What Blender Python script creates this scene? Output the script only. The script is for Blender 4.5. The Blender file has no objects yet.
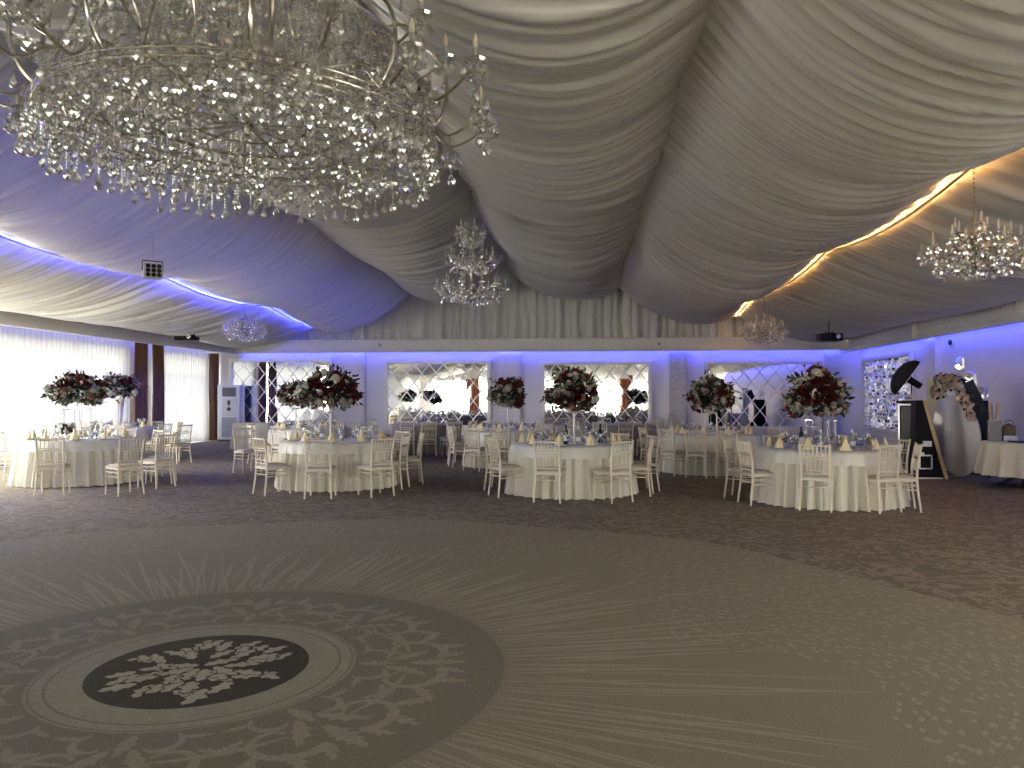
import bpy, bmesh, math, random
from mathutils import Vector, Matrix, Euler, noise
random.seed(7)
PI = math.pi
R = math.radians
S = bpy.context.scene
COL = S.collection
rnd = random.uniform

# ------------------------------------------------------------------ camera
F, CX, CY = 769.0, 512.0, 384.0
CAM = Vector((0, 0, 1.45))
YAW = math.atan((580 - CX) / F)
PITCH = math.atan((398 - CY) / F)
fwd = Vector((-math.sin(YAW) * math.cos(PITCH), math.cos(YAW) * math.cos(PITCH), math.sin(PITCH)))
rgt = Vector((math.cos(YAW), math.sin(YAW), 0))
upv = rgt.cross(fwd)

def ray(px, py):
    return fwd * F + rgt * (px - CX) + upv * (CY - py)

def P(px, py, Y):                       # the point of the plane y = Y that the photo shows there
    d = ray(px, py)
    return CAM + d * (Y / d.y)

def G(px, py, z=0.0):                   # the point of the level z that the photo shows there
    d = ray(px, py)
    return CAM + d * ((z - CAM.z) / d.z)

cd = bpy.data.cameras.new('camera')
cam = bpy.data.objects.new('camera', cd)
COL.objects.link(cam)
m3 = Matrix((rgt, upv, -fwd)).transposed()
cam.matrix_world = Matrix.Translation(CAM) @ m3.to_4x4()
cd.sensor_width = 36
cd.lens = F / 1024 * 36
cd.clip_end = 300
S.camera = cam

# ------------------------------------------------------------------ materials
MATS = {}

def mat(name, col, rough=.6, metal=0, var=.06, scale=30, bump=0.0, bscale=80, emit=None, es=0, trans=0, ior=1.45, spec=None, sheen=0, stretch=None):
    m = bpy.data.materials.new(name)
    m.use_nodes = True
    nt = m.node_tree
    N, L = nt.nodes, nt.links
    b = N['Principled BSDF']
    b.inputs['Roughness'].default_value = rough
    b.inputs['Metallic'].default_value = metal
    b.inputs['IOR'].default_value = ior
    b.inputs['Transmission Weight'].default_value = trans
    if spec is not None:
        b.inputs['Specular IOR Level'].default_value = spec
    if sheen:
        b.inputs['Sheen Weight'].default_value = sheen
    tc = N.new('ShaderNodeTexCoord')
    mp = N.new('ShaderNodeMapping')
    L.new(tc.outputs['Object'], mp.inputs['Vector'])
    if stretch:
        mp.inputs['Scale'].default_value = stretch
    nz = N.new('ShaderNodeTexNoise')
    nz.inputs['Scale'].default_value = scale
    nz.inputs['Detail'].default_value = 3
    L.new(mp.outputs[0], nz.inputs['Vector'])
    cr = N.new('ShaderNodeValToRGB')
    cr.color_ramp.elements[0].position = .3
    cr.color_ramp.elements[1].position = .7
    cr.color_ramp.elements[0].color = (*[max(0, c * (1 - var)) for c in col], 1)
    cr.color_ramp.elements[1].color = (*[min(1, c * (1 + var)) for c in col], 1)
    L.new(nz.outputs['Fac'], cr.inputs['Fac'])
    L.new(cr.outputs['Color'], b.inputs['Base Color'])
    if bump:
        n2 = N.new('ShaderNodeTexNoise')
        n2.inputs['Scale'].default_value = bscale
        n2.inputs['Detail'].default_value = 4
        L.new(mp.outputs[0], n2.inputs['Vector'])
        bp = N.new('ShaderNodeBump')
        bp.inputs['Strength'].default_value = bump
        bp.inputs['Distance'].default_value = .02
        L.new(n2.outputs['Fac'], bp.inputs['Height'])
        L.new(bp.outputs['Normal'], b.inputs['Normal'])
    if emit:
        b.inputs['Emission Color'].default_value = (*emit, 1)
        b.inputs['Emission Strength'].default_value = es
    MATS[name] = m
    return m

def sheer(name, col, transp, transl, dense):
    m = bpy.data.materials.new(name)
    m.use_nodes = True
    nt = m.node_tree
    N, L = nt.nodes, nt.links
    N.remove(N['Principled BSDF'])
    out = N['Material Output']
    tc = N.new('ShaderNodeTexCoord')
    nz = N.new('ShaderNodeTexNoise'); nz.inputs['Scale'].default_value = 40
    L.new(tc.outputs['Object'], nz.inputs['Vector'])
    cr = N.new('ShaderNodeValToRGB')
    cr.color_ramp.elements[0].color = (*[c * .95 for c in col], 1)
    cr.color_ramp.elements[1].color = (*col, 1)
    L.new(nz.outputs['Fac'], cr.inputs['Fac'])
    d = N.new('ShaderNodeBsdfDiffuse'); t = N.new('ShaderNodeBsdfTranslucent'); x = N.new('ShaderNodeBsdfTransparent')
    L.new(cr.outputs[0], d.inputs[0])
    t.inputs[0].default_value = (*[c * dense for c in col], 1)
    a = N.new('ShaderNodeMixShader'); a.inputs[0].default_value = transl
    L.new(d.outputs[0], a.inputs[1]); L.new(t.outputs[0], a.inputs[2])
    b = N.new('ShaderNodeMixShader'); b.inputs[0].default_value = transp
    L.new(a.outputs[0], b.inputs[1]); L.new(x.outputs[0], b.inputs[2])
    L.new(b.outputs[0], out.inputs[0])
    MATS[name] = m
    return m

def crystal_mat(name):
    m = bpy.data.materials.new(name)
    m.use_nodes = True
    nt = m.node_tree
    N, L = nt.nodes, nt.links
    N.remove(N['Principled BSDF'])
    out = N['Material Output']
    tc = N.new('ShaderNodeTexCoord')
    nz = N.new('ShaderNodeTexNoise'); nz.inputs['Scale'].default_value = 9
    L.new(tc.outputs['Object'], nz.inputs['Vector'])
    cr = N.new('ShaderNodeValToRGB')
    cr.color_ramp.elements[0].color = (.92, .92, .89, 1)
    cr.color_ramp.elements[1].color = (1, 1, .98, 1)
    L.new(nz.outputs['Fac'], cr.inputs['Fac'])
    g = N.new('ShaderNodeBsdfGlossy'); g.inputs['Roughness'].default_value = .06
    r = N.new('ShaderNodeBsdfRefraction'); r.inputs['IOR'].default_value = 1.55; r.inputs['Roughness'].default_value = .02
    x = N.new('ShaderNodeBsdfTransparent'); x.inputs[0].default_value = (.97, .97, .96, 1)
    L.new(cr.outputs[0], g.inputs[0]); L.new(cr.outputs[0], r.inputs[0])
    a = N.new('ShaderNodeMixShader'); a.inputs[0].default_value = .78
    L.new(r.outputs[0], a.inputs[1]); L.new(g.outputs[0], a.inputs[2])
    b = N.new('ShaderNodeMixShader'); b.inputs[0].default_value = .34
    L.new(a.outputs[0], b.inputs[1]); L.new(x.outputs[0], b.inputs[2])
    L.new(b.outputs[0], out.inputs[0])
    MATS[name] = m
    return m

mat('plaster', (.84, .83, .84), .7, bump=.05, bscale=120)
mat('damask', (.62, .61, .62), .55, var=.16, scale=9, bump=.1, bscale=14)
mat('cornice_white', (.86, .84, .78), .5)
mat('white_paint', (.82, .80, .74), .35)
mat('frame_white', (.93, .91, .82), .25)
mat('roof_membrane', (.6, .6, .6), .8)
mat('satin', (.84, .83, .77), .34, metal=.25, var=.04, spec=.5, bump=.10, bscale=5, stretch=(.4, 9, .4), sheen=.15)
_m = MATS['satin']; _n, _l = _m.node_tree.nodes, _m.node_tree.links
_t = _n.new('ShaderNodeBsdfTranslucent'); _t.inputs[0].default_value = (.86, .86, .88, 1)
_x = _n.new('ShaderNodeMixShader'); _x.inputs[0].default_value = .13
_l.new(_n['Principled BSDF'].outputs[0], _x.inputs[1]); _l.new(_t.outputs[0], _x.inputs[2]); _l.new(_x.outputs[0], _n['Material Output'].inputs[0])
mat('gable_satin', (.86, .85, .79), .45, var=.04, spec=.4, sheen=.15)
mat('brown_drape', (.23, .115, .05), .75, var=.2, scale=14, stretch=(1, 1, .1), sheen=.2)
sheer('sheer_white', (.92, .93, .90), .006, .55, .14)
sheer('sheer_front', (.95, .94, .90), .05, .6, .9)
mat('chair_lacquer', (.66, .60, .48), .38, var=.04)
mat('chair_cushion', (.52, .47, .39), .8, bump=.1)
mat('cream_cloth', (.63, .60, .50), .6, var=.03, sheen=.2)
mat('topper_cloth', (.62, .61, .55), .45, var=.05, scale=12, sheen=.2)
mat('taupe_cloth', (.27, .235, .205), .7, sheen=.2)
mat('wood', (.3, .2, .12), .5)
mat('napkin', (.80, .69, .40), .65)
mat('porcelain', (.85, .85, .84), .15)
mat('silver', (.8, .79, .76), .15, metal=1)
mat('nickel', (.66, .63, .55), .18, metal=1)
mat('dark_metal', (.03, .03, .032), .4, metal=.5)
mat('black_plastic', (.008, .008, .009), .55, spec=.2)
mat('black_fabric', (.012, .012, .014), .75)
mat('grey_plastic', (.5, .5, .52), .4)
mat('ac_white', (.74, .76, .80), .3)
mat('ac_grey', (.42, .45, .52), .25)
mat('ac_dark', (.06, .06, .07), .3)
mat('aluminium', (.72, .72, .72), .3, metal=1)
mat('gold', (.72, .52, .25), .3, metal=.7)
mat('gold_board', (.62, .46, .24), .45)
mat('lacquer_white', (.66, .66, .68), .15)
mat('cream_board', (.80, .80, .58), .5)
mat('rose_red', (.105, .006, .010), .7, var=.3, scale=20)
mat('rose_white', (.60, .53, .46), .7, var=.15, scale=20)
mat('rose_blush', (.50, .28, .24), .7, var=.2, scale=20)
mat('rose_peach', (.72, .53, .39), .7, var=.2, scale=20)
mat('hydrangea', (.44, .44, .37), .8, var=.2, scale=30)
mat('leaf_dark', (.02, .032, .018), .6, var=.4)
mat('leaf_grey', (.20, .24, .17), .7, var=.3)
mat('pampas', (.72, .68, .60), .9)
mat('candle', (.78, .74, .66), .4)
mat('candle_sleeve', (.42, .40, .36), .3)
mat('bulb_glass', (.82, .72, .55), .2, spec=.6)
mat('wire', (.02, .02, .02), .5)
mat('clear_glass', (.95, .97, .97), .02, trans=1, ior=1.45, var=0)
mat('water_blue', (.70, .75, .85), .05, trans=.7, ior=1.3, var=0)
mat('bottle_green', (.02, .06, .03), .05, trans=.4)
mat('label_white', (.8, .8, .82), .6)
crystal_mat('crystal')
mat('mirror', (.93, .94, .93), .015, metal=1, var=0)
mat('bevel', (.97, .97, .95), .38, metal=1, var=0)
mat('led_blue', (.05, .05, .1), .5, emit=(.06, .09, 1), es=12)
mat('led_warm', (.1, .08, .05), .5, emit=(1, .50, .14), es=12)
mat('board_dark', (.02, .03, .028), .5)
mat('box_grey', (.20, .19, .20), .5)
mat('maroon_bag', (.06, .02, .025), .8, var=.5, scale=25)
mat('brown_bag', (.10, .07, .05), .7)
mat('window_frame', (.75, .75, .75), .4)
mat('orange_drape', (.36, .12, .07), .8, stretch=(1, 1, .1))

def carpet(name, base, light, kind):
    m = bpy.data.materials.new(name)
    m.use_nodes = True
    nt = m.node_tree
    N, L = nt.nodes, nt.links
    b = N['Principled BSDF']
    b.inputs['Roughness'].default_value = .95
    b.inputs['Specular IOR Level'].default_value = .15
    tc = N.new('ShaderNodeTexCoord')
    fine = N.new('ShaderNodeTexNoise'); fine.inputs['Scale'].default_value = 130; fine.inputs['Detail'].default_value = 2
    L.new(tc.outputs['Object'], fine.inputs['Vector'])
    broad = N.new('ShaderNodeTexNoise'); broad.inputs['Scale'].default_value = .7; broad.inputs['Detail'].default_value = 2
    L.new(tc.outputs['Object'], broad.inputs['Vector'])
    mx = N.new('ShaderNodeMix'); mx.data_type = 'RGBA'
    mx.inputs['A'].default_value = (*base, 1); mx.inputs['B'].default_value = (*light, 1)
    if kind == 'swirl':
        n1 = N.new('ShaderNodeTexNoise'); n1.inputs['Scale'].default_value = 3.4; n1.inputs['Detail'].default_value = 3.5; n1.inputs['Distortion'].default_value = 1.6
        L.new(tc.outputs['Object'], n1.inputs['Vector'])
        r1 = N.new('ShaderNodeValToRGB')
        e = r1.color_ramp.elements
        e[0].position = .45; e[0].color = (0, 0, 0, 1)
        e[1].position = .50; e[1].color = (1, 1, 1, 1)
        k = e.new(.53); k.color = (.75, .75, .75, 1)
        k = e.new(.57); k.color = (.05, .05, .05, 1)
        L.new(n1.outputs['Fac'], r1.inputs['Fac'])
        n2 = N.new('ShaderNodeTexNoise'); n2.inputs['Scale'].default_value = 9; n2.inputs['Detail'].default_value = 2; n2.inputs['Distortion'].default_value = .8
        L.new(tc.outputs['Object'], n2.inputs['Vector'])
        r2 = N.new('ShaderNodeValToRGB')
        r2.color_ramp.elements[0].position = .55; r2.color_ramp.elements[0].color = (0, 0, 0, 1)
        r2.color_ramp.elements[1].position = .66; r2.color_ramp.elements[1].color = (.7, .7, .7, 1)
        L.new(n2.outputs['Fac'], r2.inputs['Fac'])
        ad = N.new('ShaderNodeMath'); ad.operation = 'MAXIMUM'
        L.new(r1.outputs[0], ad.inputs[0]); L.new(r2.outputs[0], ad.inputs[1])
        L.new(ad.outputs[0], mx.inputs['Factor'])
    elif kind == 'marble':
        n1 = N.new('ShaderNodeTexNoise'); n1.inputs['Scale'].default_value = 14; n1.inputs['Detail'].default_value = 4; n1.inputs['Distortion'].default_value = 1
        L.new(tc.outputs['Object'], n1.inputs['Vector'])
        L.new(n1.outputs['Fac'], mx.inputs['Factor'])
    else:
        L.new(broad.outputs['Fac'], mx.inputs['Factor'])
    m2 = N.new('ShaderNodeMix'); m2.data_type = 'RGBA'; m2.blend_type = 'MULTIPLY'
    m2.inputs['Factor'].default_value = .6
    rf = N.new('ShaderNodeValToRGB')
    rf.color_ramp.elements[0].position = .3; rf.color_ramp.elements[0].color = (.6, .6, .6, 1)
    rf.color_ramp.elements[1].position = .7; rf.color_ramp.elements[1].color = (1.25, 1.25, 1.25, 1)
    L.new(fine.outputs['Fac'], rf.inputs['Fac'])
    L.new(mx.outputs['Result'], m2.inputs['A']); L.new(rf.outputs[0], m2.inputs['B'])
    L.new(m2.outputs['Result'], b.inputs['Base Color'])
    bp = N.new('ShaderNodeBump'); bp.inputs['Strength'].default_value = .35; bp.inputs['Distance'].default_value = .004
    L.new(fine.outputs['Fac'], bp.inputs['Height']); L.new(bp.outputs[0], b.inputs['Normal'])
    MATS[name] = m

carpet('carpet_brown', (0.184, 0.158, 0.120), (0.317, 0.284, 0.221), 'swirl')
carpet('carpet_light', (0.275, 0.251, 0.180), (0.305, 0.279, 0.204), 'plain')
carpet('carpet_streak', (0.370, 0.339, 0.250), (0.389, 0.357, 0.266), 'plain')
carpet('carpet_disc', (0.222, 0.203, 0.154), (0.240, 0.221, 0.169), 'plain')
carpet('carpet_band', (0.290, 0.268, 0.199), (0.400, 0.374, 0.286), 'marble')
carpet('carpet_scroll', (0.280, 0.256, 0.190), (0.382, 0.353, 0.266), 'marble')
carpet('carpet_dark', (0.062, 0.055, 0.038), (0.072, 0.064, 0.046), 'plain')
carpet('carpet_leaf', (0.400, 0.374, 0.277), (0.480, 0.448, 0.339), 'marble')

# ------------------------------------------------------------------ mesh helpers
class MB:
    """collects shapes and links them as ONE mesh object"""
    def __init__(self):
        self.v = []; self.f = []; self.mi = []; self.cur = 0
    def add(self, vs, fs):
        o = len(self.v)
        self.v += [tuple(p) for p in vs]
        self.f += [tuple(i + o for i in f) for f in fs]
        self.mi += [self.cur] * len(fs)
        return self
    def box(self, c, s, rz=0, M=None, taper=1.0):
        hx, hy, hz = s[0] / 2, s[1] / 2, s[2] / 2
        vs = []
        for z, t in ((-hz, 1), (hz, taper)):
            for x, y in ((-hx, -hy), (hx, -hy), (hx, hy), (-hx, hy)):
                vs.append(Vector((x * t, y * t, z)))
        rot = M if M is not None else Matrix.Rotation(rz, 3, 'Z')
        c = Vector(c)
        vs = [rot @ p + c for p in vs]
        return self.add(vs, [(3, 2, 1, 0), (4, 5, 6, 7), (0, 1, 5, 4), (1, 2, 6, 5), (2, 3, 7, 6), (3, 0, 4, 7)])
    def tube(self, pts, r, n=6, caps=True):
        pts = [Vector(p) for p in pts]
        rs = r if isinstance(r, (list, tuple)) else [r] * len(pts)
        vs = []; fs = []
        ref = Vector((0, 0, 1))
        t0 = (pts[1] - pts[0]).normalized()
        if abs(t0.z) > .95: ref = Vector((1, 0, 0))
        prev = None
        for i, p in enumerate(pts):
            a = pts[max(i - 1, 0)]; b = pts[min(i + 1, len(pts) - 1)]
            t = (b - a).normalized()
            u = (ref - t * ref.dot(t)) if prev is None else (prev - t * prev.dot(t))
            if u.length < 1e-6: u = t.orthogonal()
            u.normalize(); prev = u
            w = t.cross(u)
            for k in range(n):
                an = 2 * PI * k / n
                vs.append(p + (u * math.cos(an) + w * math.sin(an)) * rs[i])
        for i in range(len(pts) - 1):
            for k in range(n):
                fs.append((i * n + k, i * n + (k + 1) % n, (i + 1) * n + (k + 1) % n, (i + 1) * n + k))
        if caps:
            fs.append(tuple(range(n - 1, -1, -1)))
            fs.append(tuple((len(pts) - 1) * n + k for k in range(n)))
        return self.add(vs, fs)
    def lathe(self, prof, n=20, c=(0, 0, 0), M=None):
        vs = []; fs = []
        c = Vector(c)
        for r, z in prof:
            for k in range(n):
                a = 2 * PI * k / n
                p = Vector((r * math.cos(a), r * math.sin(a), z))
                if M is not None: p = M @ p
                vs.append(p + c)
        for i in range(len(prof) - 1):
            for k in range(n):
                fs.append((i * n + k, i * n + (k + 1) % n, (i + 1) * n + (k + 1) % n, (i + 1) * n + k))
        if prof[0][0] > 1e-4: fs.append(tuple(range(n - 1, -1, -1)))
        if prof[-1][0] > 1e-4: fs.append(tuple((len(prof) - 1) * n + k for k in range(n)))
        return self.add(vs, fs)
    def torus(self, r, t, n=48, k=8, c=(0, 0, 0)):
        vs = []; fs = []
        for i in range(n):
            a = 2 * PI * i / n
            for j in range(k):
                b = 2 * PI * j / k
                q = r + t * math.cos(b)
                vs.append((c[0] + q * math.cos(a), c[1] + q * math.sin(a), c[2] + t * math.sin(b)))
        for i in range(n):
            for j in range(k):
                fs.append((i * k + j, ((i + 1) % n) * k + j, ((i + 1) % n) * k + (j + 1) % k, i * k + (j + 1) % k))
        return self.add(vs, fs)
    def grid(self, fn, nu, nv):
        vs = [fn(i / nu, j / nv) for j in range(nv + 1) for i in range(nu + 1)]
        w = nu + 1
        fs = [(j * w + i, j * w + i + 1, (j + 1) * w + i + 1, (j + 1) * w + i) for j in range(nv) for i in range(nu)]
        return self.add(vs, fs)
    def poly(self, pts):
        return self.add(pts, [tuple(range(len(pts)))])
    def merge(self, other, M):
        vs = [M @ Vector(p) for p in other.v]
        return self.add(vs, other.f)
    def mesh(self, name, mats, smooth=True, auto=None):
        me = bpy.data.meshes.new(name)
        me.from_pydata(self.v, [], self.f)
        for m in (mats if isinstance(mats, (list, tuple)) else [mats]):
            me.materials.append(MATS[m])
        if any(self.mi):
            me.polygons.foreach_set('material_index', self.mi)
        me.polygons.foreach_set('use_smooth', [smooth] * len(me.polygons))
        me.update()
        if smooth and auto is not None:
            me.set_sharp_from_angle(angle=R(auto))
        return me
    def build(self, name, mats, parent=None, smooth=True, auto=40, loc=None, fix=False):
        me = self.mesh(name, mats, smooth, auto)
        if fix:
            bm = bmesh.new(); bm.from_mesh(me)
            bmesh.ops.recalc_face_normals(bm, faces=bm.faces)
            bm.to_mesh(me); bm.free()
        return link(name, me, parent, loc)

def link(name, me, parent=None, loc=None, rot=None):
    o = bpy.data.objects.new(name, me)
    COL.objects.link(o)
    if parent is not None: o.parent = parent
    if loc is not None: o.location = loc
    if rot is not None: o.rotation_euler = rot
    return o

def tag(o, label=None, cat=None, group=None, kind=None):
    if label: o['label'] = label
    if cat: o['category'] = cat
    if group: o['group'] = group
    if kind: o['kind'] = kind
    return o

def empty(name, loc, rz=0, label=None, cat=None, group=None):
    o = bpy.data.objects.new(name, None)
    COL.objects.link(o)
    o.empty_display_size = .1
    o.location = loc; o.rotation_euler = (0, 0, rz)
    return tag(o, label, cat, group)

KIDS = {}
def copy_tree(o, label=None, group=None, loc=None, rz=None, scale=None):
    c = o.copy(); COL.objects.link(c)
    for ch in list(o.children):
        d = ch.copy(); COL.objects.link(d); d.parent = c
        for g in list(ch.children):
            e = g.copy(); COL.objects.link(e); e.parent = d
    if label: c['label'] = label
    if group: c['group'] = group
    if loc is not None: c.location = loc
    if rz is not None: c.rotation_euler = (0, 0, rz)
    if scale is not None: c.scale = scale
    return c

def struct(o):
    o['kind'] = 'structure'
    return o

# ------------------------------------------------------------------ the room
XL, XR, YB, YF = -12.75, 8.95, 25.5, -10.0
XM = -2.0
HE = 3.55        # wall height at the eaves

# ---- floor: wall-to-wall patterned carpet
fl = MB()
fm = ['carpet_brown', 'carpet_light', 'carpet_streak', 'carpet_disc', 'carpet_band', 'carpet_scroll', 'carpet_dark', 'carpet_leaf']
fl.poly([(XL - .2, YF - .2, 0), (XR + .2, YF - .2, 0), (XR + .2, YB + .2, 0), (XL - .2, YB + .2, 0)])
MX, MY = -2.03, 4.0
ZK = [0]
def zj(z):
    ZK[0] = (ZK[0] + 137) % 997
    return z + ZK[0] * 4e-7
def disc(r, z, mi, n=160, wob=0):
    fl.cur = mi
    fl.poly([(MX + (r + wob * math.sin(9 * 2 * PI * k / n)) * math.cos(2 * PI * k / n), MY + (r + wob * math.sin(9 * 2 * PI * k / n)) * math.sin(2 * PI * k / n), z) for k in range(n)])
def ringp(r0, r1, z, mi, n=160):
    fl.cur = mi
    vs = []
    for k in range(n):
        a = 2 * PI * k / n
        vs += [(MX + r0 * math.cos(a), MY + r0 * math.sin(a), z), (MX + r1 * math.cos(a), MY + r1 * math.sin(a), z)]
    fl.add(vs, [(2 * k, 2 * k + 1, (2 * k + 3) % (2 * n), (2 * k + 2) % (2 * n)) for k in range(n)])
def stroke(pts, ws, z, mi):
    """a tapered stroke along 2-D points (x, y relative to the medallion)"""
    fl.cur = mi
    z = zj(z)
    vs = []
    n = len(pts)
    for i, p in enumerate(pts):
        a = pts[max(0, i - 1)]; b = pts[min(n - 1, i + 1)]
        t = Vector((b[0] - a[0], b[1] - a[1])); t.normalize()
        nn = Vector((-t.y, t.x)) * ws[i] * .5
        vs += [(MX + p[0] - nn.x, MY + p[1] - nn.y, z), (MX + p[0] + nn.x, MY + p[1] + nn.y, z)]
    fl.add(vs, [(2 * i, 2 * i + 2, 2 * i + 3, 2 * i + 1) for i in range(n - 1)])
disc(5.0, .0006, 1, 200, .10)
# rays around the medallion
for k in range(330):
    a = 2 * PI * k / 330 + rnd(-.008, .008)
    r0 = 1.66 + rnd(0, .35) * (k % 2)
    le = rnd(.5, 1.75)
    w = rnd(.012, .028)
    ph = rnd(0, 6); bend = rnd(-.05, .05)
    n = 9
    pts = []; ws = []
    for i in range(n):
        t = i / (n - 1); r = r0 + le * t
        aa = a + bend * t + .0025 * math.sin(ph + 5 * t)
        pts.append((r * math.cos(aa), r * math.sin(aa)))
        ws.append(w * (math.sin(PI * min(1, .12 + t * .88)) ** .6) * (1 + .5 * t))
    stroke(pts, ws, .0011, 2)
# petals scattered in cloud-like drifts
r = 2.5
while r < 4.95:
    n = int(2 * PI * r / .088)
    for k in range(n):
        a = 2 * PI * k / n + rnd(-.012, .012)
        rr = r + rnd(-.03, .03)
        x, y = rr * math.cos(a), rr * math.sin(a)
        edge = 3.15 + .48 * math.sin(6 * a + 2.3) + .16 * math.sin(15 * a)
        if rr < edge or noise.noise(Vector((x * .9, y * .9, 3))) < -.42 or rnd(0, 1) < .08: continue
        an = a + PI / 2 + rnd(-.5, .5) + .8 * math.sin(3 * a)
        l_, w_ = rnd(.020, .034), rnd(.011, .017)
        fl.cur = 2
        zp = zj(.0012)
        fl.poly([(MX + x + l_ * math.cos(q) * math.cos(an) - w_ * math.sin(q) * math.sin(an), MY + y + l_ * math.cos(q) * math.sin(an) + w_ * math.sin(q) * math.cos(an), zp) for q in [2 * PI * j / 8 for j in range(8)]])
    r += .076
disc(1.63, .0016, 3)
# scroll ornament, eight times around
def rot2(p, a): return (p[0] * math.cos(a) - p[1] * math.sin(a), p[0] * math.sin(a) + p[1] * math.cos(a))
def leafpoly(base, ang, ln, wd, z, mi, lobes=4, mir=1, raw=False):
    """acanthus leaf with pointed lobes"""
    fl.cur = mi
    z = z if raw else zj(z)
    up, dn = [], []
    for i in range(lobes * 2 + 1):
        t = i / (lobes * 2)
        w = wd * math.sin(PI * min(1, (t * .88 + .1))) * (1.0 if i % 2 else .5)
        s = t + (.06 if i % 2 else 0)
        cv = .22 * ln * t * t * mir
        up.append((s * ln, w + cv)); dn.append((s * ln, -w * .8 + cv))
    pts = up + [(ln * 1.08, .25 * ln * mir)] + dn[::-1]
    o = []
    for p in pts:
        q = rot2(p, ang)
        o.append((MX + base[0] + q[0], MY + base[1] + q[1], z))
    # fan from the spine so that concave outlines fill properly
    c = rot2((ln * .45, .05 * ln * mir), ang)
    n = len(o)
    fl.add([(MX + base[0] + c[0], MY + base[1] + c[1], z)] + o, [(0, 1 + i, 1 + (i + 1) % n) for i in range(n)])
NS = 8
for s in range(NS):
    a0 = 2 * PI * s / NS + .15
    for mir in (1, -1):
        def T(p, mir=mir, a0=a0): return rot2((p[0], p[1] * mir), a0)
        # C-scroll: from the inner band outwards, curling at its end
        pts = []; ws = []
        for i in range(26):
            t = i / 25
            th = -.6 + 4.6 * t
            rr = .215 * (1 - .72 * t)
            pts.append(T((1.10 + rr * math.cos(th), .20 + rr * math.sin(th))))
            ws.append(.052 * (1 - .75 * t) + .008)
        stroke(pts, ws, .0021, 5)
        pts = []; ws = []
        for i in range(16):
            t = i / 15
            th = 2.6 - 3.3 * t
            rr = .12 * (1 - .6 * t)
            pts.append(T((.93 + rr * math.cos(th), .12 + rr * math.sin(th))))
            ws.append(.034 * math.sin(PI * (.1 + .85 * t)) + .004)
        stroke(pts, ws, .0021, 5)
        for (bx, by, an, ln, wd) in ((.98, .05, .35, .26, .055), (1.16, .36, .9, .2, .05), (1.26, .10, .15, .16, .045), (1.05, .40, 2.4, .15, .04), (1.22, .27, -.1, .2, .05), (.86, .2, 1.5, .13, .03)):
            leafpoly(T((bx, by)), a0 + an * mir, ln, wd, .0022, 5, mir=mir)
        stroke([T((1.0 + .1 * t, .46 - .3 * t * t)) for t in [i / 8 for i in range(9)]], [.01 + .03 * math.sin(PI * i / 8) for i in range(9)], .0021, 5)
    leafpoly(rot2((1.12, 0), a0), a0, .30, .07, .0023, 5, 5, 0)
    leafpoly(rot2((.84, 0), a0), a0, .2, .05, .0023, 5, 4, 0)
ringp(.80, .815, .0022, 5); ringp(.735, .79, .0022, 4); ringp(.56, .715, .0022, 4); ringp(.715, .722, .0023, 5)
disc(.56, .0024, 6)
rl = random.Random(3)
lv = []
for ring_, cnt in ((.32, 17), (.23, 14), (.13, 10), (.04, 6)):
    for k in range(cnt):
        a = 2 * PI * k / cnt + rl.uniform(-.2, .2) + ring_ * 7
        q = ring_ + rl.uniform(-.04, .03)
        lv.append((q * math.cos(a), q * math.sin(a), a + rl.gauss(0, .45), rl.uniform(.14, .205), rl.uniform(.048, .066), rl.choice((-.7, .7))))
for k, (x, y, a, ln, wd, mi_) in enumerate(lv):
    z = .0030 + k * 4e-5
    bx, by = x - .012 * math.cos(a), y - .012 * math.sin(a)
    leafpoly((bx, by), a, ln * 1.16, wd * 1.28, z, 6, 3, mi_, True)
    leafpoly((x, y), a, ln, wd, z + 2e-5, 7, 3, mi_, True)
struct(fl.build('floor', fm, smooth=False))

# ---- walls
def wall(name, boxes, m='plaster'):
    w = MB()
    for c, s in boxes: w.box(c, s)
    return struct(w.build(name, m, smooth=False))
T_ = .2
wall('wall_back', [((XM, YB + T_ / 2, 3.2), (XR - XL + 2 * T_, T_, 6.6))])
# left wall with window openings, front wall with window openings
WZ0, WZ1 = .12, 2.92
LW = [(22.15, 25.05), (14.9, 20.45), (8.6, 14.3)]     # left-wall openings (y from, y to); the last, unseen, is added for daylight
FW = [(-12.0, -8.9), (-8.0, -4.9), (-4.0, -.9), (0.0, 3.1), (4.0, 7.1)]
bx = []
edges = sorted([v for w in LW for v in w])
ys = [YF] + edges + [YB]
for i in range(0, len(ys), 2):
    bx.append(((XL - T_ / 2, (ys[i] + ys[i + 1]) / 2, HE / 2), (T_, ys[i + 1] - ys[i], HE)))
for a, b in LW:
    bx.append(((XL - T_ / 2, (a + b) / 2, WZ0 / 2), (T_, b - a, WZ0)))
    bx.append(((XL - T_ / 2, (a + b) / 2, (WZ1 + HE) / 2), (T_, b - a, HE - WZ1)))
wall('wall_left', bx)
RW = [(.2, 3.6)]          # added side-wall window, out of view, to let in more daylight
bx = []
ys = [YF] + [v for w in RW for v in w] + [YB]
for i in range(0, len(ys), 2):
    bx.append(((XR + T_ / 2, (ys[i] + ys[i + 1]) / 2, HE / 2), (T_, ys[i + 1] - ys[i], HE)))
for a, b in RW:
    bx.append(((XR + T_ / 2, (a + b) / 2, WZ0 / 2), (T_, b - a, WZ0)))
    bx.append(((XR + T_ / 2, (a + b) / 2, (WZ1 + HE) / 2), (T_, b - a, HE - WZ1)))
wall('wall_right', bx)
bx = []
xs = [XL - T_] + [v for w in FW for v in w] + [XR + T_]
for i in range(0, len(xs), 2):
    bx.append((((xs[i] + xs[i + 1]) / 2, YF - T_ / 2, 3.2), (xs[i + 1] - xs[i], T_, 6.6)))
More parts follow.
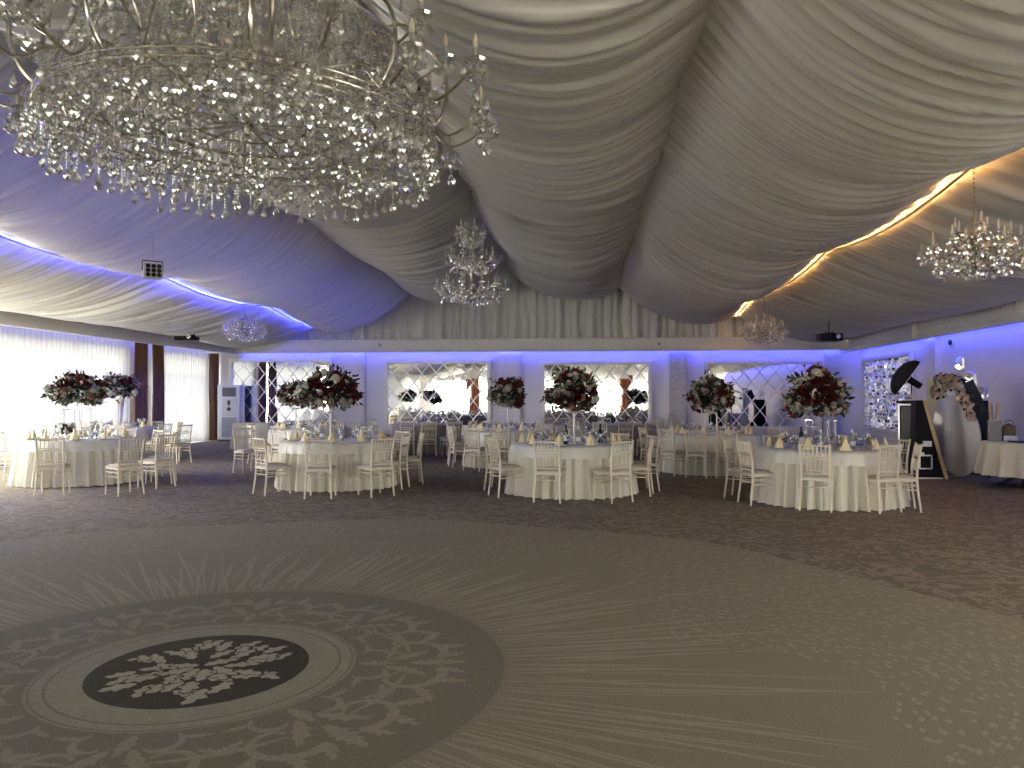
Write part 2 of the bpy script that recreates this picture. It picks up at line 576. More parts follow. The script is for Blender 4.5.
for a, b in FW:
    bx.append((((a + b) / 2, YF - T_ / 2, WZ0 / 2), (b - a, T_, WZ0)))
    bx.append((((a + b) / 2, YF - T_ / 2, (WZ1 + 6.5) / 2), (b - a, T_, 6.5 - WZ1)))
wall('wall_front', bx)
# windows: frame, mullions and a pane each, in their openings
wn = 0
def window(vert, a, b, xx=XL - .1):
    """vert: True on a side wall"""
    global wn
    wn += 1
    fr = MB()
    zc, zh = (WZ0 + WZ1) / 2, WZ1 - WZ0
    bars = [((a + .03), .06), ((b - .03), .06), (a + (b - a) / 3, .05), (a + 2 * (b - a) / 3, .05)]
    def bxx(u, z, su, sz):
        if vert: fr.box((xx, u, z), (.07, su, sz))
        else: fr.box((u, YF - .1, z), (su, .07, sz))
    for u, w in bars: bxx(u, zc, w, zh)
    bxx((a + b) / 2, WZ0 + .03, b - a, .06); bxx((a + b) / 2, WZ1 - .03, b - a, .06); bxx((a + b) / 2, 2.2, b - a, .05)
    o = struct(fr.build('window_%d' % wn, 'window_frame', smooth=False))
    # daylight sampled through the opening
    l = bpy.data.lights.new('daylight_portal', 'AREA')
    l.shape = 'RECTANGLE'; l.size = b - a; l.size_y = zh
    l.cycles.is_portal = True
    lo = bpy.data.objects.new('daylight_portal', l); COL.objects.link(lo)
    if vert:
        s_ = -1 if xx < 0 else 1
        lo.location = (xx + s_ * .07, (a + b) / 2, zc); lo.rotation_euler = (PI / 2, 0, s_ * PI / 2)
    else:
        lo.location = ((a + b) / 2, YF - .17, zc); lo.rotation_euler = (-PI / 2, 0, PI)
for a, b in LW: window(True, a, b)
for a, b in RW: window(True, a, b, XR + .1)
for a, b in FW: window(False, a, b)

# ---- roof shell of the tent (above the drapes)
rf = MB()
pr = [(XL - .2, 3.5), (XM, 6.15), (XR + .2, 3.5)]
for y in (YF - .2, YB + .2):
    pass
for (x0, z0), (x1, z1) in zip(pr[:-1], pr[1:]):
    rf.add([(x0, YF - .2, z0), (x1, YF - .2, z1), (x1, YB + .2, z1), (x0, YB + .2, z0), (x0, YF - .2, z0 + .08), (x1, YF - .2, z1 + .08), (x1, YB + .2, z1 + .08), (x0, YB + .2, z0 + .08)],
           [(0, 3, 2, 1), (4, 5, 6, 7), (0, 1, 5, 4), (1, 2, 6, 5), (2, 3, 7, 6), (3, 0, 4, 7)])
struct(rf.build('ceiling', 'roof_membrane', smooth=False))

# ---- cornice boxes with the light cove behind their lower lip
FZ = 2.95
tb = MB()       # back
tb.box((XM - .1, 25.0, 3.17), (XR - XL - .2, .2, .40)); tb.box((XM - .1, 25.3, 3.34), (XR - XL - .2, .4, .06))
tb.box((XM - .1, 24.88, FZ + .03), (XR - XL - .2, .10, .06)); tb.box((XM - .1, 24.87, 3.355), (XR - XL - .2, .10, .05))
for i in range(150): tb.box((XL + .3 + i * .14, 24.86, FZ + .085), (.05, .03, .03))
struct(tb.build('trim_1', 'cornice_white', smooth=False))
tl = MB()       # left
tl.box((-11.95, (YB + YF) / 2, 3.13), (.8, YB - YF - .02, .26)); tl.box((-12.5, (YB + YF) / 2, 3.23), (.5, YB - YF - .02, .06))
tl.box((-11.53, (YB + YF) / 2, FZ + .02), (.08, YB - YF - .02, .1))
struct(tl.build('trim_2', 'cornice_white', smooth=False))
tr = MB()       # right, with a beaded row
tr.box((8.46, (YB + YF) / 2, 3.14), (.16, YB - YF - .02, .40)); tr.box((8.74, (YB + YF) / 2, 3.31), (.42, YB - YF - .02, .06))
tr.box((8.36, (YB + YF) / 2, FZ - .02), (.10, YB - YF - .02, .07))
tr.box((8.34, (YB + YF) / 2, 3.33), (.12, YB - YF - .02, .06))
for i in range(200): tr.box((8.35, 5.5 + i * .1, FZ + .06), (.05, .045, .045))
for y in (20.2, 15.6): tr.box((8.32, y, 3.14), (.16, .5, .46))
struct(tr.build('trim_3', 'cornice_white', smooth=False))

# ---- pilasters between the mirrors and skirting boards
def pil(px0, px1, name, m):
    a, b = P(px0, 400, YB - .06).x, P(px1, 400, YB - .06).x
    w = MB()
    w.box(((a + b) / 2, YB - .07, 1.5), (b - a, .14, 3.0))
    for s in (-1, 1):
        w.box(((a + b) / 2 + s * ((b - a) / 2 - .06), YB - .15, 1.55), (.04, .03, 2.6))
    w.box(((a + b) / 2, YB - .09, .1), (b - a + .02, .16, .2))
    struct(w.build(name, m, smooth=False))
pil(338, 365, 'trim_4', 'plaster'); pil(494, 521, 'trim_5', 'plaster'); pil(669, 687, 'trim_6', 'damask'); pil(823, 835, 'trim_7', 'plaster')
w = MB(); w.box((XR - .08, 20.2, 1.5), (.16, .5, 3.0)); w.box((XR - .1, 20.2, .1), (.2, .54, .2)); struct(w.build('trim_8', 'plaster', smooth=False))
w = MB(); w.box((XM, YB - .015, .06), (XR - XL, .03, .12)); struct(w.build('baseboard_back', 'white_paint', smooth=False))
w = MB(); w.box((XR - .015, (YB + YF) / 2, .06), (.03, YB - YF, .12)); struct(w.build('baseboard_right', 'white_paint', smooth=False))

# ------------------------------------------------------------------ lights of the room
def area(name, loc, target, sx, sy, power, col, spread=180):
    l = bpy.data.lights.new(name, 'AREA'); l.shape = 'RECTANGLE'; l.size = sx; l.size_y = sy
    l.energy = power; l.color = col; l.spread = R(spread)
    o = bpy.data.objects.new(name, l); COL.objects.link(o)
    o.location = loc
    d = (Vector(target) - Vector(loc)).normalized()
    return o, d
BLUE = (.06, .075, 1.0)
def cove(a, b, nrm, power):
    """blue LED cove: a long thin lamp from a to b, shining down and towards the wall"""
    a, b = Vector(a), Vector(b)
    l = bpy.data.lights.new('cove_led', 'AREA'); l.shape = 'RECTANGLE'
    l.size = (b - a).length; l.size_y = .03; l.energy = power; l.color = BLUE
    o = bpy.data.objects.new('cove_led', l); COL.objects.link(o)
    xax = (b - a).normalized()
    zax = -(Vector((0, 0, -1)) * .72 + Vector(nrm) * .7).normalized()   # local -z is the beam
    zax = (zax - xax * zax.dot(xax)).normalized()
    yax = zax.cross(xax)
    M = Matrix((xax, yax, zax)).transposed().to_4x4()
    o.matrix_world = Matrix.Translation((a + b) / 2) @ M
cove((XL + .2, YB - .25, FZ + .09), (XR - .2, YB - .25, FZ + .09), (0, 1, 0), 40)
cove((XR - .25, 3, FZ + .06), (XR - .25, YB - .3, FZ + .06), (1, 0, 0), 40)
cove((XL + .32, 14, FZ + .14), (XL + .32, YB - .3, FZ + .14), (-1, 0, 0), 8)

W = bpy.data.worlds.new('overcast_sky'); S.world = W
W.use_nodes = True
bg = W.node_tree.nodes['Background']
wn_, wl_ = W.node_tree.nodes, W.node_tree.links
tc_ = wn_.new('ShaderNodeTexCoord'); sp_ = wn_.new('ShaderNodeSeparateXYZ'); wr_ = wn_.new('ShaderNodeValToRGB')
mr_ = wn_.new('ShaderNodeMapRange'); mr_.inputs[1].default_value = -1; mr_.inputs[2].default_value = 1
wl_.new(tc_.outputs['Generated'], sp_.inputs[0]); wl_.new(sp_.outputs['Z'], mr_.inputs[0]); wl_.new(mr_.outputs[0], wr_.inputs[0])
e_ = wr_.color_ramp.elements            # pale ground below the horizon, overcast sky above
e_[0].position = .47; e_[0].color = (.25, .245, .21, 1)
e_[1].position = .51; e_[1].color = (1.0, .975, .90, 1)
wl_.new(wr_.outputs[0], bg.inputs[0])
bg.inputs[1].default_value = 10.0

# ------------------------------------------------------------------ the swagged ceiling drapes
KN = [-6.0, -1.2, 3.6, 8.65, 13.8, 19.2, 24.85]      # the trusses the cloth is gathered to
SEAM = [(-11.5, 3.27), (-8.02, 3.98), (-5.22, 5.0), (-2.0, 5.38), (1.13, 5.06), (4.3, 4.12), (8.3, 3.38)]
def seam(i, y):
    x, z = SEAM[i]
    if y > 19.2:                                     # the last bay pulls outwards a little
        t = (y - 19.2) / 5.65
        x += (-.62, -.62, -.25, 0, .15, .75, .1)[i] * t * t * .9
        z += (0, -.02, 0, .02, 0, .02, 0)[i] * t
    if i in (0, 6): return x, z
    for a, b in zip(KN[:-1], KN[1:]):
        if a <= y <= b:
            t = (y - a) / (b - a)
            z -= .19 * math.sin(PI * t) ** .9
            break
    return x, z
BACK = 17
SAG = [.26, .58, .66, .72, .68, .34]
def near_knot(y):
    return min(abs(y - k) for k in KN)
def drape_panel(i):
    ys = []
    y = -9.5
    while y < 24.85:
        ys.append(y)
        y += .022 if y > 4.5 else .08
    ys.append(24.85)
    nu = 30
    off = i * 13.7
    def fn(u, v):
        y = ys[min(int(round(v * (len(ys) - 1))), len(ys) - 1)]
        (x0, z0), (x1, z1) = seam(i, y), seam(i + 1, y)
        # steep panels: the belly hangs more towards the low side
        s = 4 * u * (1 - u)
        lo = (1 - u) if z0 < z1 else u
        sk = s * (.90 + .20 * lo)
        k = .82 + .18 * math.sin(y * .6 + i)
        z = z0 + (z1 - z0) * u - SAG[i] * sk * k
        # the pleats run from seam to seam and drift along the hall
        dr = .28 * noise.noise(Vector((u * 1.6 + off, y * .28, 1.5))) * s
        a = y + dr
        r1 = 1 - abs(noise.noise(Vector((a * 1.9, u * .45 + off, 0)))) * 2
        r2 = 1 - abs(noise.noise(Vector((a * 4.6, u * .45 + off, 7)))) * 2
        r3 = 1 - abs(noise.noise(Vector((a * 10.5, u * .7 + off, 11)))) * 2
        amp = .45 + .55 * min(1, s * 1.4)
        r2 = r2 * abs(r2) ** .4; r3 = max(r3, -.4)
        dz = amp * (.030 * r1 + .082 * r2 + .046 * r3)
        x = x0 + (x1 - x0) * u
        # folds push along the panel's normal
        sl = (z1 - z0) / (x1 - x0) - SAG[i] * 4 * (1 - 2 * u) / (x1 - x0)
        q = 1 / math.sqrt(1 + sl * sl)
        return (x + sl * q * dz * .8, y, z - dz * q)
    m = MB().grid(fn, nu, len(ys) - 1)
    return m
DL = ['white satin ceiling swag over the curtained windows, below the blue light line',
      'white satin ceiling swag washed purple above the blue light line',
      'white satin ceiling swag just left of the ridge, behind the big chandelier',
      'white satin ceiling swag between the ridge and the warm-lit swag',
      'white satin ceiling swag with warm orange glow along its lower seam',
      'white satin ceiling swag under the warm rope light, towards the beaded cornice']
for i in range(6):
    o = drape_panel(i).build('ceiling_drape', 'satin', auto=None)
    tag(o, DL[i], 'drape', 'satin swags under the tent roof')

# added lamps above the second swag, tinting it blue through the cloth
for k in range(4):
    l = bpy.data.lights.new('added_blue_backlight', 'AREA'); l.shape = 'RECTANGLE'; l.size = 1.7; l.size_y = 5.0; l.energy = BACK; l.color = (.20, .20, 1); l.spread = R(100)
    o = bpy.data.objects.new('added_blue_backlight', l); COL.objects.link(o)
    o.location = (-6.75, 6.0 + 5.1 * k, 4.86); o.rotation_euler = (0, R(-16), 0)
# ruffled curtain in the gable
def gab(u, v):
    x = -11.6 + (8.2 + 11.6) * u
    top = 3.45 + 2.35 * (1 - abs(x + 2.0) / 10.3)
    z = 3.38 + (max(top, 3.45) - 3.38) * v
    f = 1 - .5 * v
    a = x * 5.2 + .35 * math.sin(x * 1.7) + .25 * noise.noise(Vector((x * 2, z * 1.4, 0)))
    pull = math.exp(-((x + 2.05) / .5) ** 2)
    d = .09 * math.sin(a * 1.9) + .07 * math.sin(a * 4.3 + 1) + .06 * noise.noise(Vector((x * 9, z * .5, 4)))
    return (x + .10 * (x + 2.05) * pull * (v - .8) * -1, 25.17 + d * (1 - .3 * v) + .05 * math.sin(PI * v), z + (.03 * math.sin(a * 1.9) if v < .02 else 0))
o = MB().grid(gab, 620, 14).build('gable_curtain', 'gable_satin', auto=None)
tag(o, 'ruffled white satin curtain hanging in the gable above the cornice', 'curtain')

# LED lines along two seams
def led(i, y0, y1, m, dz, dx, name, label, throws):
    """a light line clipped under a seam: a slim channel with glowing diodes that look up at the cloth"""
    root = empty(name, (seam(i, y0)[0], y0, seam(i, y0)[1] + dz), 0, label, 'light strip')
    b = root.location
    n = int((y1 - y0) / .2)
    pts = [(seam(i, y0 + (y1 - y0) * k / n)[0] + dx - b.x, (y1 - y0) * k / n, seam(i, y0 + (y1 - y0) * k / n)[1] + dz - b.z) for k in range(n + 1)]
    ch = MB(); st = MB()
    for prof, mb in (([(-.020, .012), (-.017, -.006), (.017, -.006), (.020, .012), (.022, .012), (.019, -.009), (-.019, -.009), (-.022, .012)], ch), ([(-.012, 0), (.012, 0)], st)):
        k_ = len(prof)
        vs = [(x + px, y, z + pz) for x, y, z in pts for px, pz in prof]
        fs = [(r_ * k_ + a_, r_ * k_ + (a_ + 1) % k_, (r_ + 1) * k_ + (a_ + 1) % k_, (r_ + 1) * k_ + a_) for r_ in range(n) for a_ in range(k_ if k_ > 2 else 1)]
        mb.add(vs, fs)
    ch.build('channel', 'grey_plastic', root, smooth=False)
    st.build('diode_strip', m, root, smooth=False)
    # the light of the diodes, thrown sideways along the cloth
    for power, col, aim in throws:
        for k in range(int((y1 - y0) / 1.35)):
            ya, yb = y0 + 1.35 * k, y0 + 1.35 * (k + 1)
            sd = .024 if aim[0] > 0 else -.024
            a = Vector((seam(i, ya)[0] + dx + sd, ya, seam(i, ya)[1] + dz + .02)); b = Vector((seam(i, yb)[0] + dx + sd, yb, seam(i, yb)[1] + dz + .02))
            l = bpy.data.lights.new(name + '_glow', 'AREA'); l.shape = 'RECTANGLE'; l.size = (b - a).length; l.size_y = .012
            l.energy = power; l.color = col; l.spread = R(140)
            o = bpy.data.objects.new(name + '_glow', l); COL.objects.link(o)
            xax = (b - a).normalized(); zax = -Vector(aim).normalized(); zax = (zax - xax * zax.dot(xax)).normalized()
            o.matrix_world = Matrix.Translation((a + b) / 2) @ Matrix((xax, zax.cross(xax), zax)).transposed().to_4x4()
    return root
led(1, 3.0, 24.6, 'led_blue', -.14, -.02, 'led_strip', 'blue light line clipped along the ceiling seam above the windows', ((11, (.05, .06, 1), (-1, 0, .10)), (1.5, (.10, .11, 1), (1, 0, .35))))
led(5, 3.0, 24.6, 'led_warm', -.105, -.01, 'rope_light', 'warm light line clipped along the ceiling seam over the chandeliers', ((2.6, (1, .5, .16), (-.8, 0, .6)), (1.5, (1, .5, .16), (.8, 0, .5))))

# ------------------------------------------------------------------ curtains on the left wall
def curtain(y0, y1, x, amp, wl, z0, z1, name, m, label, cat, group, tie=0, seed=0):
    n = max(12, int((y1 - y0) / .028))
    def fn(u, v):
        y = y0 + (y1 - y0) * u
        z = z0 + (z1 - z0) * v
        pinch = 1 - tie * math.sin(PI * (1 - v)) * .5 if tie else 1
        a = 2 * PI * y / wl + .8 * math.sin(y * 3.1 + seed) + .3 * math.sin(z * 1.3 + seed + y)
        d = amp * math.sin(a) + amp * .45 * math.sin(2.3 * a + 1)
        if tie: y = y1 - (y1 - y) * pinch
        return (x + d * (1 - .25 * v), y, z)
    o = MB().grid(fn, n, 12).build(name, m, auto=None)
    return tag(o, label, cat, group)
SH = 'white sheers over the windows'
curtain(21.95, 25.1, XL + .20, .035, .17, .02, 3.06, 'sheer_curtain', 'sheer_white', 'white sheer curtain over the window by the corner air conditioner', 'curtain', SH)
curtain(14.6, 20.5, XL + .20, .035, .17, .02, 3.06, 'sheer_curtain', 'sheer_white', 'wide white sheer curtain over the window at the photo edge, behind the round table', 'curtain', SH, seed=2)
BD = 'brown drapes beside the sheers'
curtain(20.42, 21.12, XL + .34, .06, .2, .02, 3.06, 'brown_drape', 'brown_drape', 'brown drape on the camera side of the bright wall gap', 'curtain', BD)
curtain(21.38, 21.98, XL + .34, .06, .2, .02, 3.06, 'brown_drape', 'brown_drape', 'brown drape on the far side of the bright wall gap', 'curtain', BD, seed=3)
curtain(24.9, 25.42, XL + .36, .07, .2, .02, 3.06, 'brown_drape', 'brown_drape', 'brown drape in the room corner beside the air conditioner', 'curtain', BD, seed=5)
# half-drawn drapes at the windows behind the camera (they show in the mirrors)
def fcurtain(x0, x1, m, name, label, seed):
    n = int((x1 - x0) / .03)
    def fn(u, v):
        x = x0 + (x1 - x0) * u
        return (x, YF + .3 + .07 * math.sin(2 * PI * x / .25 + seed), .02 + 3.0 * v)
    tag(MB().grid(fn, n, 3).build(name, m, auto=None), label, 'curtain', 'drapes at the entrance windows')
for k, (a, b) in enumerate([(-8.9, -8.0), (-4.9, -4.0), (-.9, 0.0), (3.1, 4.0)]):
    fcurtain(b, b + 3.1, 'sheer_front', 'sheer_curtain', 'white sheer over an entrance window behind the camera, number %s from the window wall' % ('two', 'three', 'four', 'five')[k], k + 9)
    fcurtain(a, b, 'orange_drape', 'rust_drape', 'rust drape between the windows behind the camera, number %s from the window wall' % ('one', 'two', 'three', 'four')[k], k)

# ------------------------------------------------------------------ mirrors with diamond facets
def mirror_thing(name, origin, ux, w, h, pw, ph, tilt, label, group, diamonds=True, seed=0):
    """origin: lower corner on the wall; ux: direction along the wall; facing the hall"""
    ux = Vector(ux); uz = Vector((0, 0, 1)); nrm = ux.cross(uz)          # towards the hall
    root = empty(name, origin, 0, label, 'mirror', group)
    rr = random.Random(seed)
    def L(a, b, d): return ux * a + uz * b + nrm * d
    fr = MB()
    fw = .12
    def bar(a0, a1, b0, b1):
        c = L((a0 + a1) / 2, (b0 + b1) / 2, .05)
        M = Matrix((ux, nrm, uz)).transposed()
        fr.box(c, (a1 - a0, .10, b1 - b0), M=M)
        c = L((a0 + a1) / 2, (b0 + b1) / 2, .105)
        fr.box(c, ((a1 - a0) - .05 if a1 - a0 > .1 else .05, .02, (b1 - b0) - .05 if b1 - b0 > .1 else .05), M=M)
    bar(0, fw, 0, h); bar(w - fw, w, 0, h); bar(fw, w - fw, h - fw, h); bar(fw, w - fw, 0, fw)
    fr.build('frame', 'frame_white', root, smooth=False, fix=True)
    # facets: each a pane with bevelled edges, clipped to the frame
    def clip(poly):
        for ax, lim, sg in ((0, fw, 1), (0, w - fw, -1), (1, fw, 1), (1, h - fw, -1)):
            out = []
            for i in range(len(poly)):
                p, q = poly[i], poly[(i + 1) % len(poly)]
                ip, iq = (p[ax] - lim) * sg >= 0, (q[ax] - lim) * sg >= 0
                if ip: out.append(p)
                if ip != iq:
                    t = (lim - p[ax]) / (q[ax] - p[ax])
                    out.append((p[0] + (q[0] - p[0]) * t, p[1] + (q[1] - p[1]) * t))
            poly = out
            if len(poly) < 3: return []
        return poly
    gl = MB()
    cells = []
    if diamonds:
        for j in range(-1, int(2 * h / ph) + 3):
            for i in range(-1, int(w / pw) + 2):
                cells.append((i * pw + (pw / 2 if j % 2 else 0), j * ph / 2))
    else:
        for j in range(int(h / ph) + 1):
            for i in range(int(w / pw) + 1):
                cells.append((i * pw + pw / 2, j * ph + ph / 2))
    bv = .021 if diamonds else .014
    for cx, cz in cells:
        if diamonds: q = [(cx - pw / 2, cz), (cx, cz - ph / 2), (cx + pw / 2, cz), (cx, cz + ph / 2)]
        else:
            jx = [rr.uniform(-.3, .3) * pw for _ in range(4)]
            q = [(cx - pw / 2, cz - ph / 2), (cx + pw / 2, cz - ph / 2), (cx + pw / 2, cz + ph / 2), (cx - pw / 2, cz + ph / 2)]
        if len(clip(q)) < 3: continue
        ta, tb_ = rr.gauss(0, tilt), rr.gauss(0, tilt)
        k = 1 - 2 * bv / min(pw, ph)
        inner = [(cx + (x - cx) * k, cz + (z - cz) * k) for x, z in q]
        def D(x, z): return .03 + (x - cx) * ta + (z - cz) * tb_
        ci = clip(inner)
        if len(ci) >= 3:
            gl.cur = 0; gl.poly([L(x, z, D(x, z)) for x, z in ci])
        for e in range(4):
            e2 = (e + 1) % 4
            cb = clip([q[e], q[e2], inner[e2], inner[e]])
            if len(cb) >= 3:
                gl.cur = 1
                def DB(x, z):
                    if diamonds: t = (1 - (abs(x - cx) / (pw / 2) + abs(z - cz) / (ph / 2))) / (1 - k)
                    else: t = (1 - max(abs(x - cx) / (pw / 2), abs(z - cz) / (ph / 2))) / (1 - k)
                    return .026 + .004 * max(0, min(1, t)) + ((x - cx) * ta + (z - cz) * tb_) * max(0, min(1, t))
                gl.poly([L(x, z, DB(x, z)) for x, z in cb])
    gl.build('mirror_glass', ['mirror', 'bevel'], root, smooth=False)
    return root
MG = 'diamond mirrors on the gable wall'
ML = ['diamond-faceted mirror reflecting bright sheer curtains, beside the air conditioner', 'diamond-faceted mirror behind the taupe table, second from the air conditioner',
      'diamond-faceted mirror behind the tall flowers on a white pole, third from the air conditioner', 'diamond-faceted mirror reflecting the blue wall and umbrella, last on the gable wall']
for k, (a, b, t) in enumerate([(229.5, 333, 358.5), (385, 491, 360), (541, 651.5, 361), (704.5, 821, 360.5)]):
    p0, p1 = P(a, t, YB - .06), P(b, t, YB - .06)
    mirror_thing('wall_mirror', (p0.x, YB - .032, .42), (1, 0, 0), p1.x - p0.x, (p0.z + p1.z) / 2 - .42, .50, .62, .0022, ML[k], MG, seed=k)
ya, yb = 25.15, 21.45
mirror_thing('mosaic_mirror', (XR - .032, ya, .42), (0, -1, 0), ya - yb, 2.70 - .42, .10, .10, .28, 'sparkling mosaic mirror of small tiles on the side wall behind the umbrella', None, diamonds=False, seed=9)

# ------------------------------------------------------------------ floor-standing air conditioner
p = G(204.5, 442.5); p2 = G(229, 443)
acw, acx, acy = .80, (p.x + p2.x) / 2 + .02, 25.0
ac = empty('air_conditioner', (acx, acy, 0), 0, 'tall white floor-standing air conditioner in the corner by the brown drape', 'air conditioner')
m = MB()
def rbox(m, c, s, r=.03, n=4):
    """box with rounded vertical edges"""
    pts = []
    for qx, qy, a0 in ((1, 1, 0), (-1, 1, 90), (-1, -1, 180), (1, -1, 270)):
        for k in range(n + 1):
            a = R(a0 + 90 * k / n)
            pts.append((c[0] + qx * (s[0] / 2 - r) + r * math.cos(a), c[1] + qy * (s[1] / 2 - r) + r * math.sin(a)))
    N = len(pts)
    vs = [(x, y, c[2] - s[2] / 2) for x, y in pts] + [(x, y, c[2] + s[2] / 2) for x, y in pts]
    m.add(vs, [(i, (i + 1) % N, N + (i + 1) % N, N + i) for i in range(N)] + [tuple(range(N - 1, -1, -1)), tuple(range(N, 2 * N))])
    return m
rbox(m, (0, 0, .97), (acw, .42, 1.82), .06)
m.build('body', 'ac_white', ac)
rbox(MB(), (0, 0, .03), (acw + .02, .44, .06), .06).build('base', 'ac_dark', ac)
g = MB(); g.box((.02, -.215, 1.65), (.46, .03, .30))
g.build('outlet_grille', 'ac_dark', ac, smooth=False)
g = MB()
for k in range(9): g.box((.02, -.236, 1.53 + k * .03), (.44, .016, .006))
g.build('louver', 'ac_grey', ac, smooth=False)
rbox(MB(), (.04, -.214, 1.14), (.54, .016, .60), .005).build('front_panel', 'lacquer_white', ac)
g = MB()
g.box((.02, -.226, 1.30), (.10, .012, .14)); g.box((.02, -.226, 1.22), (.05, .012, .06)); g.box((.02, -.226, 1.08), (.12, .012, .12), M=Matrix.Rotation(.5, 3, 'Y'))
g.build('display', 'ac_dark', ac, smooth=False)
g = MB(); g.box((.04, -.214, .48), (.54, .014, .66))
for k in range(22): g.box((.04, -.226, .18 + k * .028), (.50, .012, .008))
g.build('intake_grille', 'ac_grey', ac, smooth=False)

# ------------------------------------------------------------------ chairs
def make_chair():
    root = empty('spindle_chair', (0, 0, 0), 0, 'x', 'chair', 'x')
    m = 'chair_lacquer'
    s = MB()
    for x in (-.175, .175): s.box((x, 0, .405), (.03, .36, .03))
    for y in (-.18, .18): s.box((0, y, .405), (.38, .03, .03))
    s.box((0, 0, .415), (.36, .36, .012))
    s.build('seat', m, root, smooth=False)
    c = MB()
    def cf(u, v):
        x = (u - .5) * 2; y = (v - .5) * 2
        h = (1 - abs(x) ** 5) * (1 - abs(y) ** 5)
        return (x * .192, y * .192, .42 + .045 * max(0, h) ** .5)
    c.grid(cf, 10, 10); c.box((0, 0, .424), (.384, .384, .012))
    c.build('cushion', 'chair_cushion', root)
    for sx in (-1, 1):
        MB().tube([(sx * .178, .178, .40), (sx * .180, .182, .25), (sx * .184, .192, 0)], [.0165, .015, .0125], 8).build('leg', m, root)
    for sx in (-1, 1):       # rear legs run on as the back posts
        MB().tube([(sx * .190, -.222, 0), (sx * .176, -.192, .25), (sx * .170, -.178, .42), (sx * .172, -.190, .60), (sx * .180, -.225, .80), (sx * .183, -.242, .865)], [.0125, .0155, .0175, .016, .0145, .013], 8).build('leg', m, root)
    b = MB()
    def by(z): return -.178 - (z - .42) * .10 - max(0, z - .6) * .05
    for z, r in ((.84, .014), (.70, .010), (.665, .010), (.52, .010), (.475, .010)):
        b.tube([(-.175, by(z), z), (.175, by(z), z)], r, 6)
    for k in range(6):
        x = -.125 + .05 * k
        b.tube([(x, by(.70), .70), (x, by(.77), .77), (x, by(.84), .84)], [.006, .0085, .006], 6)
    for k in range(5):
        x = -.10 + .05 * k
        b.tube([(x, by(.52), .52), (x, by(.6), .60), (x, by(.665), .665)], [.006, .008, .006], 6)
    b.build('backrest', m, root)
    t = MB()
    for z in (.28, .345):
        for sx in (-1, 1): t.tube([(sx * .178, -.188, z), (sx * .181, .180, z)], .0085, 6)
        t.tube([(-.18, .184, z), (.18, .184, z)], .0085, 6)
    t.tube([(-.18, -.19, .31), (.18, -.19, .31)], .0085, 6)
    t.build('stretcher', m, root)
    return root
chair0 = make_chair()
used = [False]
HOURS = ['six', 'seven', 'eight', 'nine', 'ten', 'eleven', 'twelve', 'one', 'two', 'three', 'four', 'five']
def clockwords(cx, cy, x, y, taken, prefix=''):
    a = math.atan2(-(x - cx), -(y - cy)) % (2 * PI)      # 0 at the camera side, growing clockwise seen from above
    h = a / (2 * PI) * 24
    order = sorted(range(24), key=lambda k: min(abs(k - h), 24 - abs(k - h)) + (.3 if k % 2 else 0))
    for k in order:
        if k not in taken:
            taken.add(k)
            return ("half past %s" % HOURS[k // 2]) if k % 2 else ("%s o'clock" % HOURS[k // 2])
TAKEN = {}
SPOTS = []
def chair_at(x, y, cx, cy, tname, twist=0, skip=False):
    """x, y: where its rear legs stand; it faces the table centre (cx, cy)"""
    d = Vector((cx - x, cy - y)).normalized()
    rz = math.atan2(d.y, d.x) - PI / 2 + twist
    f = Vector((-math.sin(rz), math.cos(rz)))
    o = Vector((x, y)) + f * .21
    if skip and any((o - q).length < .52 for q in SPOTS): return None
    SPOTS.append(o)
    cw = clockwords(cx, cy, x, y, TAKEN.setdefault(tname, set()))
    label = "cream spindle chair at %s of the %s" % (cw, tname)
    group = 'chairs of the ' + tname
    if not used[0]:
        used[0] = True
        r = chair0; r['label'] = label; r['group'] = group
        r.location = (o.x, o.y, 0); r.rotation_euler = (0, 0, rz)
    else:
        r = copy_tree(chair0, label, group, (o.x, o.y, 0), rz)
    return r

# ------------------------------------------------------------------ tables and their cloths
def pleat_cloth(r0, r1, z0, z1, n, amp, seed):
    nu, nv = n * 8, 8
    def fn(u, v):
        a = 2 * PI * u
        t = 1 - v
        ph = n * a + .9 * math.sin(5 * a + seed) + .6 * math.sin(11 * a + 2 * seed)
        k = amp * (.30 + .70 * t) * (1 + .35 * math.sin(7 * a + seed))
        r = r1 + (r0 - r1) * t + k * (math.sin(ph) + .3 * math.sin(2 * ph))
        return (r * math.cos(a), r * math.sin(a), z0 + (z1 - z0) * v)
    return MB().grid(fn, nu, nv)
def topper(r, zt, drop, n, amp, seed):
    m = MB()
    prof = [(0, zt), (r * .5, zt), (r - .03, zt), (r - .004, zt - .006), (r + .012, zt - .03), (r + .022, zt - drop * .6), (r + .028, zt - drop)]
    N = n * 6
    vs = []; fs = []
    for i, (q, z) in enumerate(prof):
        for k in range(N):
            a = 2 * PI * k / N
            w = amp * math.sin(n * a + .8 * math.sin(4 * a + seed)) * max(0, (i - 3) / 3)
            vs.append(((q + w) * math.cos(a), (q + w) * math.sin(a), z - (.006 * math.sin(n * a) if i == 6 else 0)))
    for i in range(len(prof) - 1):
        for k in range(N):
            fs.append((i * N + k, (i + 1) * N + k, (i + 1) * N + (k + 1) % N, i * N + (k + 1) % N))
    return m.add(vs, fs)
def make_table():
    t = empty('round_table', (0, 0, 0), 0, 'x', 'table', 'x')
    MB().lathe([(0, .715), (.88, .715), (.89, .722), (.89, .732), (.88, .738), (0, .738)], 48).build('tabletop', 'wood', t)
    for k in range(4):
        a = PI / 4 + k * PI / 2
        MB().tube([(.62 * math.cos(a), .62 * math.sin(a), .715), (.66 * math.cos(a), .66 * math.sin(a), 0)], .02, 8).build('leg', 'dark_metal', t)
    return t
table0 = make_table()
tused = [False]
